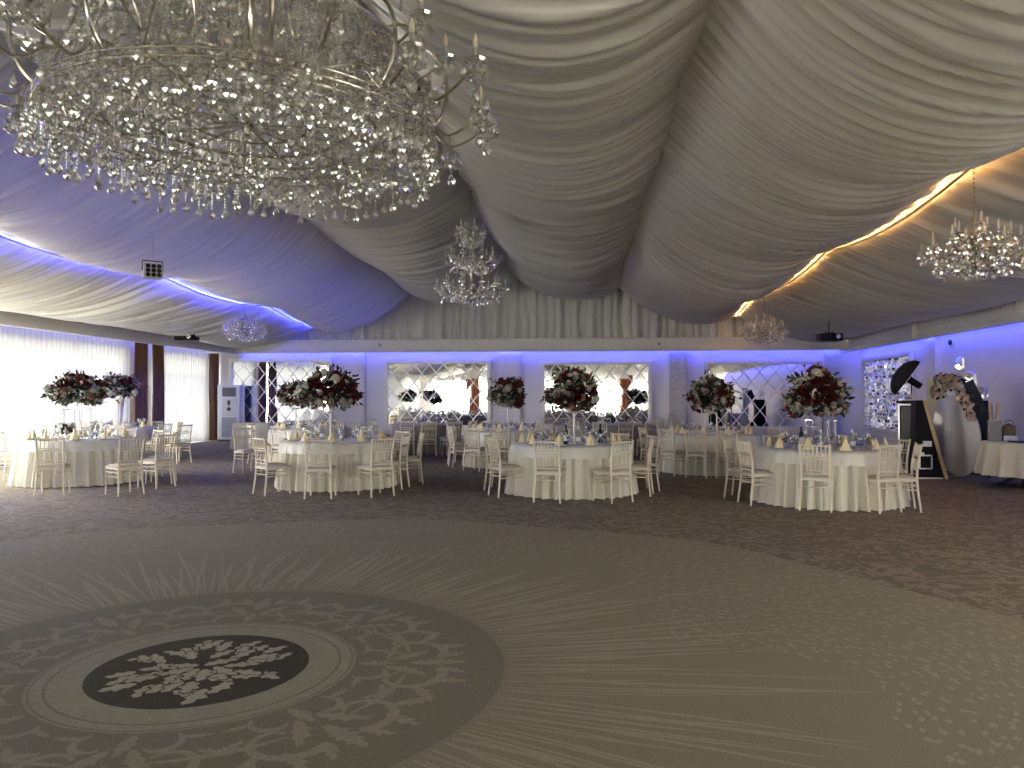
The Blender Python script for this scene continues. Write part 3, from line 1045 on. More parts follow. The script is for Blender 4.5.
skirtM = [pleat_cloth(.955, .90, .012, .735, 36, .060, s).mesh('table_skirt', 'cream_cloth', True, None) for s in (1, 2, 3)]
skirtT = pleat_cloth(.965, .905, .012, .735, 40, .03, 5).mesh('table_skirt', 'taupe_cloth', True, None)
topM = [topper(.915, .752, .17, 26, .012, s).mesh('tablecloth', 'topper_cloth', True, None) for s in (1, 2)]
topT = topper(.915, .752, .12, 26, .012, 3).mesh('tablecloth', 'taupe_cloth', True, None)
TZ = .7535
def table(cx, cy, tname, rz, taupe=False, k=0):
    lab = 'round table under cloth, the ' + tname
    if not tused[0]:
        tused[0] = True; t = table0; t.location = (cx, cy, 0); t['label'] = lab; t['group'] = 'round banquet tables'
    else: t = copy_tree(table0, lab, 'round banquet tables', (cx, cy, 0), rz)
    s = link('table_skirt', skirtT if taupe else skirtM[k % 3], None, (cx, cy, 0), (0, 0, rz))
    tag(s, ('pleated taupe skirt around the ' if taupe else 'pleated cream skirt around the ') + tname, 'table skirt', 'pleated table skirts')
    c = link('tablecloth', topT if taupe else topM[k % 2], None, (cx, cy, 0), (0, 0, rz * 2))
    tag(c, ('taupe overlay cloth spread on the ' if taupe else 'pale overlay cloth spread on the ') + tname, 'tablecloth', 'overlay tablecloths')

# tableware meshes
plateM = MB().lathe([(0, .003), (.07, .003), (.082, .006), (.14, .018), (.142, .021), (.083, .011), (.07, .008), (0, .008)], 28).mesh('plate', 'porcelain', True, 40)
def napkin_mb():
    m = MB()
    n = 10
    vs = [(0, 0, .165)]
    for k in range(n + 1):
        a = -.35 + (PI + .7) * k / n
        rr = .075 + .010 * math.sin(k * 2.1)
        vs.append((rr * math.cos(a), rr * math.sin(a) * .8, .0))
    vs.append((.012, 0, .15))
    for k in range(n + 1):
        a = -.35 + (PI + .7) * k / n
        vs.append((.062 * math.cos(a), .062 * math.sin(a) * .8, 0))
    fs = [(0, 1 + k, 2 + k) for k in range(n)] + [(n + 2, n + 4 + k, n + 3 + k) for k in range(n)]
    fs += [(1 + k, n + 3 + k, n + 4 + k, 2 + k) for k in range(n)]
    fs += [(0, n + 2, n + 3, 1), (0, n + 1, 2 * n + 3, n + 2)]
    return m.add(vs, fs)
napM = napkin_mb().mesh('folded_napkin', 'napkin', False)
wineM = MB().lathe([(.034, 0), (.034, .003), (.008, .008), (.004, .02), (.004, .09), (.012, .10), (.032, .125), (.038, .155), (.034, .20), (.032, .20), (.035, .155), (.029, .127), (.004, .108), (0, .108)], 14).mesh('wine_glass', 'clear_glass', True, 50)
waterM = MB().lathe([(.030, 0), (.030, .003), (.007, .008), (.0045, .02), (.0045, .055), (.015, .065), (.034, .09), (.038, .12), (.034, .155), (.032, .155), (.035, .12), (.03, .092), (.004, .072), (0, .072)], 14).mesh('water_glass', 'clear_glass', True, 50)
def bottle_thing(kind, loc, label, group):
    r = empty('water_bottle' if kind == 'w' else 'wine_bottle', loc, 0, label, 'bottle', group)
    if kind == 'w':
        MB().lathe([(.032, 0), (.036, .006), (.036, .11), (.033, .13), (.036, .15), (.034, .19), (.014, .225), (.014, .24), (0, .24)], 14).build('body', 'water_blue', r)
        MB().lathe([(.016, .24), (.016, .262), (0, .262)], 12).build('cap', 'label_white', r)
        MB().lathe([(.0368, .045), (.0368, .105)], 14).build('label_band', 'label_white', r)
    else:
        MB().lathe([(.036, 0), (.038, .008), (.038, .17), (.030, .20), (.014, .23), (.014, .285), (0, .285)], 14).build('body', 'bottle_green', r)
        MB().lathe([(.0155, .26), (.0155, .29), (0, .29)], 12).build('cap', 'black_plastic', r)
        MB().lathe([(.0386, .05), (.0386, .14)], 14).build('label_band', 'label_white', r)
    return r
B0 = {}
def bottle(kind, loc, label, group):
    if kind not in B0:
        B0[kind] = bottle_thing(kind, loc, label, group); return B0[kind]
    return copy_tree(B0[kind], label, group, loc, rnd(0, 6))

def settings(cx, cy, tname, n, off, glasses=2, nap=True, plates=True, zt=TZ):
    tk = set()
    for k in range(n):
        a = off + 2 * PI * k / n
        ux, uy = math.cos(a), math.sin(a)
        cw = clockwords(cx, cy, cx + ux, cy + uy, tk)
        if plates:
            tag(link('plate', plateM, None, (cx + ux * .74, cy + uy * .74, zt)), 'white plate at %s of the %s' % (cw, tname), 'plate', 'plates of the ' + tname)
        if nap:
            tag(link('folded_napkin', napM, None, (cx + ux * .74, cy + uy * .74, zt + (.0125 if plates else 0)), (0, 0, a - PI / 2 + rnd(-.25, .25))), 'yellow cone-folded napkin at %s of the %s' % (cw, tname), 'napkin', 'napkins of the ' + tname)
        b = a + .16
        tag(link('wine_glass', wineM, None, (cx + math.cos(b) * .56, cy + math.sin(b) * .56, zt)), 'taller stemmed glass at %s of the %s' % (cw, tname), 'glass', 'glasses of the ' + tname)
        if glasses > 1:
            b = a - .02
            tag(link('water_glass', waterM, None, (cx + math.cos(b) * .53, cy + math.sin(b) * .53, zt)), 'shorter stemmed glass at %s of the %s' % (cw, tname), 'glass', 'glasses of the ' + tname)
def bottles(cx, cy, tname, spec):
    for i, (kind, dx, dy, where) in enumerate(spec):
        bottle(kind, (cx + dx, cy + dy, TZ), '%s bottle %s on the %s' % ('clear water' if kind == 'w' else 'dark wine', where, tname), 'bottles of the ' + tname)

TB = {}
def round_set(key, cx, cy, tname, rz, chairs_px=(), auto=(), taupe=False, k=0, n=10, glasses=2, nap=True, plates=True):
    TB[key] = (cx, cy, tname)
    table(cx, cy, tname, rz, taupe, k)
    for c in chairs_px:
        g = G(c[0], c[1]); chair_at(g.x, g.y, cx, cy, tname, R(c[2]) if len(c) > 2 else 0)
    for a in auto:
        r = 1.38 + rnd(-.04, .05)
        chair_at(cx + r * math.sin(R(a)) * -1, cy - r * math.cos(R(a)), cx, cy, tname, rnd(-.12, .12), True)
    settings(cx, cy, tname, n, rz, glasses, nap, plates)

round_set('T1', P(79, 450, 12.6).x, 12.6, 'front-row table beside the sheer curtains', .2,
          [(49.5, 496), (131, 495.5, 8), (165.5, 487.5), (173.5, 482.5, 15)], [84, 108, 145, 180, 215])
round_set('T2', -4.0, 12.45, 'second front-row table from the curtains', .5,
          [(318, 499), (382.5, 496.5, 4), (405, 488, 6), (259.5, 495, -10), (242.5, 472)], [145, 180, 215, 250], k=1)
round_set('T3', -.15, 11.9, 'third front-row table from the curtains', .1,
          [(547, 503), (622, 503, 6), (651, 495), (494, 496.5)], [105, 145, 180, 215, 252], k=2)
round_set('T4', 3.42, 11.1, 'front-row table beside the black umbrella', .35,
          [(815.5, 511.5), (890, 513, 4), (917, 510.5, 27), (745, 504), (729, 496.5, -6), (899, 498.5)], [130, 165, 200], k=0)
round_set('U1', P(118, 389, 17.3).x, 17.3, 'second-row table beside the sheer curtains', .4, [(184, 463.5)], [15, 330, 285, 50, 95, 140, 185, 225], k=1)
round_set('U2', -6.15, 17.2, 'second-row table facing the first mirror', .3, [], [10, 50, 90, 130, 170, 210, 250, 290, 330], k=2)
round_set('U3', -1.53, 16.5, 'second-row table between two middle mirrors', .15, [(471.5, 471), (451, 467), (500, 472)], [330, 285, 250, 215, 180, 145, 108], k=0)
round_set('U4', 2.56, 15.4, 'second-row table facing the last mirror', .6, [(696, 478), (667, 475.5), (727, 478.5)], [290, 252, 215, 180, 145, 110], k=1)
round_set('W1', -4.15, 20.6, 'taupe round table before the second mirror', .2, [(429, 456), (407, 455.5), (455, 457)], [90, 130, 200, 290, 320], taupe=True, n=10, glasses=1, nap=False, plates=False)
round_set('W2', 1.05, 20.6, 'taupe round table before the third mirror', .2, [(652, 457), (600, 457), (626, 456)], [90, 60, 130, 165, 200, 235, 270, 320], taupe=True, n=10, glasses=1, nap=False, plates=False)
# extra chairs lined up along the wall by the third mirror
for k, px in enumerate((548, 564, 580, 657, 673)):
    g = P(px, 420, 23.3)
    c = copy_tree(chair0, 'cream spindle chair in the spare row under the third mirror, %s of the row' % ('first', 'second', 'third', 'fourth', 'fifth')[k], 'spare chairs along the mirror wall', (g.x, g.y, 0), rnd(-.15, .15))
bottles(TB['T1'][0], 12.6, TB['T1'][2], [('w', -.36, -.1, 'near the flower stand'), ('w', .32, -.12, 'towards the brown drapes'), ('w', .1, .36, 'behind the flower stand')])
bottles(-4.0, 12.45, TB['T2'][2], [('w', .12, -.2, 'before the pole'), ('w', .35, .05, 'towards the umbrella side'), ('w', -.3, .1, 'towards the window side')])
bottles(-.15, 11.9, TB['T3'][2], [('n', -.06, -.28, 'by the pole'), ('w', .12, -.22, 'among the glasses in front'), ('w', .24, -.1, 'just behind the first'), ('n', .46, .1, 'nearest the yellow napkins')])
bottles(3.42, 11.1, TB['T4'][2], [('n', -.3, .12, 'beside the flower stand'), ('w', -.16, -.3, 'before the flower stand'), ('w', .3, -.16, 'towards the side wall')])

# small clothed table by the air conditioner
g = G(250, 449.5)
tname = 'small draped table beside the air conditioner'
st = empty('side_table', (g.x, g.y + .45, 0), 0, 'square wooden table under the cream cloth beside the air conditioner', 'table')
MB().box((0, 0, .72), (1.0, .8, .03)).build('tabletop', 'wood', st, smooth=False)
for sx in (-1, 1):
    for sy in (-1, 1): MB().box((sx * .44, sy * .34, .353), (.05, .05, .705)).build('leg', 'wood', st, smooth=False)
def sqcloth(hx, hy, zt, zb, flare, seed, amp=.03):
    m = MB()
    N = 160
    def pt(k, ex):
        t = k / N * 4; s = int(t) % 4; f = t - int(t)
        cs = [(-1, -1), (1, -1), (1, 1), (-1, 1), (-1, -1)]
        x = cs[s][0] + (cs[s + 1][0] - cs[s][0]) * f; y = cs[s][1] + (cs[s + 1][1] - cs[s][1]) * f
        l = math.hypot(x, y)
        w = 1 + ex * 0
        return (x * hx + x / l * ex, y * hy + y / l * ex)
    prof = [(0, zt), (.006, zt - .012), (flare * .4, zt - (zt - zb) * .4), (flare, zb)]
    vs = []
    for i, (ex, z) in enumerate(prof):
        for k in range(N):
            w = amp * math.sin(2 * PI * k / N * 22 + seed + math.sin(k * .11)) * (i - 1) / 2 if i > 1 else 0
            x, y = pt(k, ex + w)
            vs.append((x, y, z))
    fs = [(i * N + k, i * N + (k + 1) % N, (i + 1) * N + (k + 1) % N, (i + 1) * N + k)[::-1] for i in range(3) for k in range(N)]
    fs.append(tuple(range(N)))
    return m.add(vs, fs)
o = sqcloth(.52, .42, .742, .012, .07, 1).build('tablecloth', 'cream_cloth', None, auto=40, loc=(g.x, g.y + .45, 0))
tag(o, 'floor-length cream cloth on the small table beside the air conditioner', 'tablecloth', 'overlay tablecloths')

# ------------------------------------------------------------------ flowers
def rose_mb(rad, seed, layers=4):
    """a rounded head of overlapping cupped petals"""
    rr = random.Random(seed)
    m = MB()
    for la in range(layers):
        q = .25 + .75 * la / (layers - 1)
        n = 3 + la
        for k in range(n):
            a0 = 2 * PI * k / n + la * .7
            vs = []
            for j in range(4):
                t = j / 3
                r = rad * q * (.35 + .75 * math.sin(t * 1.75)) * rr.uniform(.93, 1.07)
                z = rad * (1.25 * t * (1.1 - .35 * q) - .35)
                for i in range(4):
                    a = a0 + (i / 3 - .5) * (2 * PI / n) * 1.35
                    vs.append((r * math.cos(a), r * math.sin(a), z - .05 * rad * (i in (0, 3)) * t))
            m.add(vs, [(j * 4 + i, j * 4 + i + 1, j * 4 + i + 5, j * 4 + i + 4) for j in range(3) for i in range(3)])
    return m
def puff_mb(rad, seed):
    """a hydrangea head: many little florets on a ball"""
    rr = random.Random(seed); m = MB()
    for k in range(46):
        z = 1 - 1.5 * (k + .5) / 46; a = k * 2.39996
        s = math.sqrt(max(0, 1 - z * z))
        n = Vector((s * math.cos(a), s * math.sin(a), z)); c = n * rad * rr.uniform(.85, 1.05)
        u = n.orthogonal().normalized(); w = n.cross(u)
        q = rad * .30
        m.add([c + n * .12 * rad, c + u * q, c + w * q, c - u * q, c - w * q], [(0, 1, 2), (0, 2, 3), (0, 3, 4), (0, 4, 1)])
    return m
roseR = [rose_mb(.050, s).mesh('red_rose', 'rose_red', True, 60) for s in (1, 2)]
roseW = [rose_mb(.045, s).mesh('white_rose', 'rose_white', True, 60) for s in (3, 4)]
roseB = [rose_mb(.045, 5).mesh('blush_rose', 'rose_blush', True, 60)]
roseP = [rose_mb(.046, 6).mesh('peach_rose', 'rose_peach', True, 60), rose_mb(.046, 8).mesh('cream_rose', 'rose_white', True, 60)]
puffH = [puff_mb(.068, 7).mesh('hydrangea', 'hydrangea', True, 30)]
def leaf(m, base, d, ln, wd, rr):
    d = Vector(d).normalized(); u = d.orthogonal().normalized()
    u = Matrix.Rotation(rr.uniform(0, 6.28), 3, d) @ u
    w = d.cross(u)
    b = Vector(base)
    p = [b, b + d * ln * .35 + u * wd, b + d * ln * .75 + u * wd * .7 + w * ln * .06, b + d * ln + w * ln * .12, b + d * ln * .75 - u * wd * .7 + w * ln * .06, b + d * ln * .35 - u * wd]
    m.add(p, [(0, 1, 2, 3), (0, 3, 4, 5)])
def look(d):
    return Vector(d).to_track_quat('Z', 'Y').to_euler()
def arrangement(loc, label, rx, rz_up, rz_dn, reds, whites, puffs, seed, leafm='leaf_dark', sprays=5, group='tall flower arrangements', ry=None, clusters=True):
    """loc: the middle of the flower ball; blooms sit on an ellipsoid of radii rx, rz_up, rz_dn"""
    rr = random.Random(seed)
    rx *= .9
    ry = ry or rx * .85
    root = empty('flower_arrangement', loc, 0, label, 'flowers', group)
    core = MB()
    def onball(k=1.0):
        while True:
            z = rr.uniform(-.75, 1); a = rr.uniform(0, 2 * PI); s = math.sqrt(1 - z * z)
            n = Vector((s * math.cos(a), s * math.sin(a), z))
            k *= 1 + .38 * noise.noise(n * 2.1 + Vector((seed * 3.1, 0, 0)))
            return n, Vector((n.x * rx * k, n.y * ry * k, n.z * (rz_up if z > 0 else rz_dn) * k))
    fo = MB()
    for k in range(560):
        n, p = onball(rr.uniform(.35, 1.10))
        leaf(fo, p, n + Vector((rr.gauss(0, .6), rr.gauss(0, .6), rr.gauss(0, .6))), rr.uniform(.07, .13), rr.uniform(.014, .03), rr)
    tag(fo.build('foliage', leafm, root, smooth=False), kind='stuff')
    f2 = MB()
    for k in range(190):
        n, p = onball(rr.uniform(.8, 1.12))
        leaf(f2, p, n + Vector((rr.gauss(0, .5), rr.gauss(0, .5), rr.gauss(0, .5))), rr.uniform(.06, .11), rr.uniform(.015, .03), rr)
    tag(f2.build('greenery', 'leaf_grey', root, smooth=False), kind='stuff')
    # red roses come in bunches
    cs = [onball()[0] for _ in range(5)]
    def bloom(me, n, p, s):
        o = link(me.name.split('.')[0], me, root, p * 1.0, look(n + Vector((rr.gauss(0, .15), rr.gauss(0, .15), rr.gauss(0, .15)))))
        o.scale = (s, s, s)
    placed = []
    def free(p, d):
        for q in placed:
            if (q - p).length < d: return False
        placed.append(p); return True
    def put(meshes, cnt, s0, s1, near=None, dmin=.07):
        c = 0
        for _ in range(cnt * 30):
            if c >= cnt: break
            n, p = onball(rr.uniform(.92, 1.04))
            if near and max(n.dot(q) for q in near) < .72: continue
            if not free(p, dmin): continue
            bloom(rr.choice(meshes), n, p, rr.uniform(s0, s1)); c += 1
    put(puffH, puffs, .8, 1.2, None, .08)
    put(roseR, int(reds * 1.6), .85, 1.3, cs[:4] if clusters else None, .052)
    put(roseW, int(whites * .9), .75, 1.2, None, .055)
    put(roseB, int(whites * .35), .75, 1.1, None, .055)
    # dark berry twigs standing out of the ball
    for k in range(sprays):
        a = rr.uniform(0, 2 * PI); el = rr.uniform(-.15, 1.1)
        n = Vector((math.cos(a) * math.cos(el), math.sin(a) * math.cos(el), math.sin(el)))
        p = Vector((n.x * rx, n.y * ry, n.z * rz_up)) * .8
        m = MB(); L_ = rr.uniform(.25, .40)
        pts = [p + n * L_ * t + Vector((0, 0, -.10 * t * t)) for t in (0, .33, .66, 1)]
        m.tube(pts, [.004, .003, .003, .002], 4)
        for j in range(9):
            t = rr.uniform(.35, 1.0)
            q = p + n * L_ * t + Vector((0, 0, -.10 * t * t))
            leaf(m, q, n + Vector((rr.gauss(0, .9), rr.gauss(0, .9), rr.gauss(0, .9))), rr.uniform(.035, .06), .016, rr)
        m.build('twig', leafm if k % 2 else 'rose_red', root, smooth=False)
    for k in range(max(2, sprays - 2)):
        a = rr.uniform(0, 2 * PI); n = Vector((math.cos(a), math.sin(a), rr.uniform(.2, 1.0))).normalized()
        p = Vector((n.x * rx, n.y * ry, n.z * rz_up)) * .8
        m = MB(); L_ = rr.uniform(.30, .46)
        side = n.cross(Vector((0, 0, 1))).normalized()
        pts = [p + n * L_ * t + Vector((0, 0, -.22 * t * t)) + side * .08 * t for t in [i / 6 for i in range(7)]]
        m.tube(pts, [.002 + .003 * t for t in (0, 1, 2, 3, 3, 2, 0)], 4)
        for j in range(26):
            t = rr.uniform(.35, 1)
            q = p + n * L_ * t + Vector((0, 0, -.22 * t * t)) + side * .08 * t
            leaf(m, q, n * .6 + Vector((rr.gauss(0, .4), rr.gauss(0, .4), -.7)), rr.uniform(.03, .06), .004, rr)
        m.build('feather_plume', 'pampas', root, smooth=False)
    return root
def pole_stand(x, y, z0, h, label, m='white_paint', poles=1):
    r = empty('flower_stand', (x, y, z0), 0, label, 'stand', 'flower stands')
    MB().lathe([(.13, 0), (.13, .012), (.03, .022), (0, .022)], 28).build('base', m, r)
    for k in range(poles):
        dx = 0 if poles == 1 else (-.11, .11)[k]
        MB().lathe([(.019, .02), (.016, .06), (.016, h - .04), (.02, h - .02)], 12, (dx, 0, 0)).build('pole', m, r)
    MB().lathe([(.02, h - .03), (.09, h - .015), (.13, h), (.125, h), (.08, h - .008), (0, h - .012)], 24).build('dish', m, r)
    return r
def clear_stand(x, y, z0, h, label):
    r = empty('flower_stand', (x, y, z0), 0, label, 'stand', 'flower stands')
    MB().box((0, 0, .008), (.34, .34, .016)).build('base', 'clear_glass', r, smooth=False)
    for sx in (-1, 1):
        for sy in (-1, 1): MB().box((sx * .15, sy * .15, h / 2), (.022, .022, h - .034)).build('post', 'clear_glass', r, smooth=False)
    MB().box((0, 0, h - .008), (.34, .34, .016)).build('top_plate', 'clear_glass', r, smooth=False)
    return r
def fluted_vase(x, y, z0, h, label):
    r = empty('flower_stand', (x, y, z0), 0, label, 'stand', 'flower stands')
    m = MB(); n = 48
    prof = [(.13, 0), (.12, .03), (.09, .05), (.10, h * .5), (.14, h - .03), (.15, h)]
    vs = []
    for q, z in prof:
        for k in range(n):
            a = 2 * PI * k / n
            w = q * (1 + .06 * math.cos(a * 12) * (0 < z < h))
            vs.append((w * math.cos(a), w * math.sin(a), z))
    m.add(vs, [(i * n + k, i * n + (k + 1) % n, (i + 1) * n + (k + 1) % n, (i + 1) * n + k) for i in range(len(prof) - 1) for k in range(n)])
    m.add([(0, 0, .002)] + vs[:n], [(0, 1 + (k + 1) % n, 1 + k) for k in range(n)])
    m.build('body', 'white_paint', r)
    return r
def dark_posy(x, y, z0, label, seed):
    """low black and white posy at the foot of the stand"""
    rr = random.Random(seed)
    r = empty('table_posy', (x, y, z0), 0, label, 'flowers')
    MB().lathe([(.05, 0), (.07, .02), (.08, .06), (.0, .06)], 18).build('bowl', 'porcelain', r)
    for k in range(16):
        a = rr.uniform(0, 2 * PI); q = rr.uniform(0, .11); z = .10 + rr.uniform(0, .15) * (1 - q)
        o = link('white_rose', rr.choice(roseW), r, (q * math.cos(a), q * math.sin(a), z), look((math.cos(a) * q, math.sin(a) * q, .15)))
    for k in range(14):
        a = rr.uniform(0, 2 * PI); q = rr.uniform(.03, .11); z = .08 + rr.uniform(0, .17)
        m = MB()
        for j in range(6): leaf(m, (q * math.cos(a), q * math.sin(a), z), (math.cos(a) + rr.gauss(0, .6), math.sin(a) + rr.gauss(0, .6), rr.gauss(.2, .6)), .07, .022, rr)
        m.build('dark_leaf', 'leaf_dark', r, smooth=False)
    return r
def fa(px, py, Y): return P(px, py, Y)
# T1: clear stand, flat wide ball
c = fa(78, 393, 12.6); clear_stand(c.x, 12.6, TZ, c.z - .27 - TZ, 'clear acrylic flower stand on the front-row table beside the sheer curtains')
arrangement(c, 'wide low ball of red and white flowers before the sheer curtains, on the clear stand', .47, .26, .22, 30, 34, 12, 11, sprays=7)
dark_posy(c.x + .02, 12.33, TZ, 'small white posy with black leaves at the foot of the clear stand', 4)
# T2
c = fa(331, 393, 12.45); pole_stand(c.x, 12.45, TZ, c.z - .30 - TZ, 'white flower pole on the second front-row table from the curtains')
arrangement(c, 'dark mixed flower ball with pale hydrangea before the bright first mirror, on a white pole', .46, .36, .30, 34, 24, 16, 12, sprays=8)
# T3
c = fa(574, 394, 11.9); pole_stand(c.x, 11.9, TZ, c.z - .27 - TZ, 'white flower pole on the third front-row table from the curtains')
arrangement(c, 'round flower ball with dark red roses before the third mirror, on a white pole', .37, .33, .27, 38, 26, 10, 13, sprays=5)
# T4
c = fa(817, 398, 11.1); clear_stand(c.x + .05, 11.1, TZ, c.z - .30 - TZ, 'clear acrylic flower stand on the front-row table beside the black umbrella')
arrangement(c, 'biggest red and white flower ball on a clear stand, beside the last mirror', .40, .34, .30, 34, 46, 8, 14, sprays=7)
# second row
c = fa(118, 389, 17.3); fluted_vase(c.x, 17.3, TZ, c.z - .22 - TZ, 'white fluted vase before the pair of brown drapes')
arrangement(c, 'red and white flowers in the fluted vase before the brown drapes', .44, .32, .22, 24, 34, 10, 15, sprays=7)
c = fa(296, 397, 17.2); pole_stand(c.x, 17.2, TZ, c.z - .25 - TZ, 'white flower pole on the second-row table facing the first mirror')
arrangement(c, 'smaller grey-green and red flower ball before the first mirror, behind the dark mixed ball', .40, .30, .24, 24, 20, 18, 16, sprays=5)
c = fa(508, 395, 16.5); pole_stand(c.x, 16.5, TZ, c.z - .26 - TZ, 'white flower pole standing between the second and third mirrors')
arrangement(c, 'flower ball with dark red roses between the second and third mirrors', .37, .32, .26, 40, 20, 5, 17, sprays=6)
c = fa(711, 397, 15.4); pole_stand(c.x, 15.4, TZ, c.z - .30 - TZ, 'pair of white flower poles on the second-row table facing the last mirror', poles=2)
arrangement(c, 'squarish ball of red and white roses before the edge of the last mirror', .40, .34, .32, 40, 46, 4, 18, sprays=3)

# ------------------------------------------------------------------ chandeliers
def pear(m, c, s, n=6):
    """faceted pear drop, hanging point up"""
    c = Vector(c)
    a0 = rnd(0, 6)
    prof = [(.10, .98), (.20, .70), (.44, .34), (.50, .10), (.36, -.22)]
    vs = [(c.x, c.y, c.z + s * 1.05)]
    for i, (r, z) in enumerate(prof):
        for k in range(n):
            a = a0 + 2 * PI * (k + .5 * (i % 2)) / n
            vs.append((c.x + r * s * math.cos(a), c.y + r * s * math.sin(a), c.z + z * s))
    vs.append((c.x, c.y, c.z - s * .42))
    fs = [(0, 1 + k, 1 + (k + 1) % n) for k in range(n)]
    for i in range(len(prof) - 1):
        for k in range(n):
            A, B = 1 + i * n + k, 1 + i * n + (k + 1) % n
            C_, D = 1 + (i + 1) * n + k, 1 + (i + 1) * n + (k + 1) % n
            if i % 2 == 0: fs += [(A, C_, B), (B, C_, D)]
            else: fs += [(A, C_, D), (A, D, B)]
    l = len(vs) - 1; o = 1 + (len(prof) - 1) * n
    fs += [(l, o + (k + 1) % n, o + k) for k in range(n)]
    m.add(vs, fs)
def bead(m, c, s):
    x, y, z = c
    m.add([(x, y, z + s), (x + s, y, z), (x, y + s, z), (x - s, y, z), (x, y - s, z), (x, y, z - s)],
          [(0, 1, 2), (0, 2, 3), (0, 3, 4), (0, 4, 1), (5, 2, 1), (5, 3, 2), (5, 4, 3), (5, 1, 4)])
def strand(m, a, b, s, gap, sag=0):
    a, b = Vector(a), Vector(b)
    n = max(2, int((b - a).length / gap))
    for i in range(n + 1):
        t = i / n
        p = a + (b - a) * t
        bead(m, (p.x, p.y, p.z - sag * 4 * t * (1 - t)), s)
def arm_pts(r0, r1, z0, z1, a, dip):
    """an S-curve in the vertical plane at angle a"""
    pts = []
    for i in range(15):
        t = i / 14
        r = r0 + (r1 - r0) * (t + .06 * math.sin(2 * PI * t))
        z = z0 + (z1 - z0) * t + dip * (math.sin(PI * t * 2) * .55 - .5 * math.sin(PI * t) ** 2)
        if t > .86: z += (t - .86) * dip * 1.2
        pts.append((r * math.cos(a), r * math.sin(a), z))
    return pts

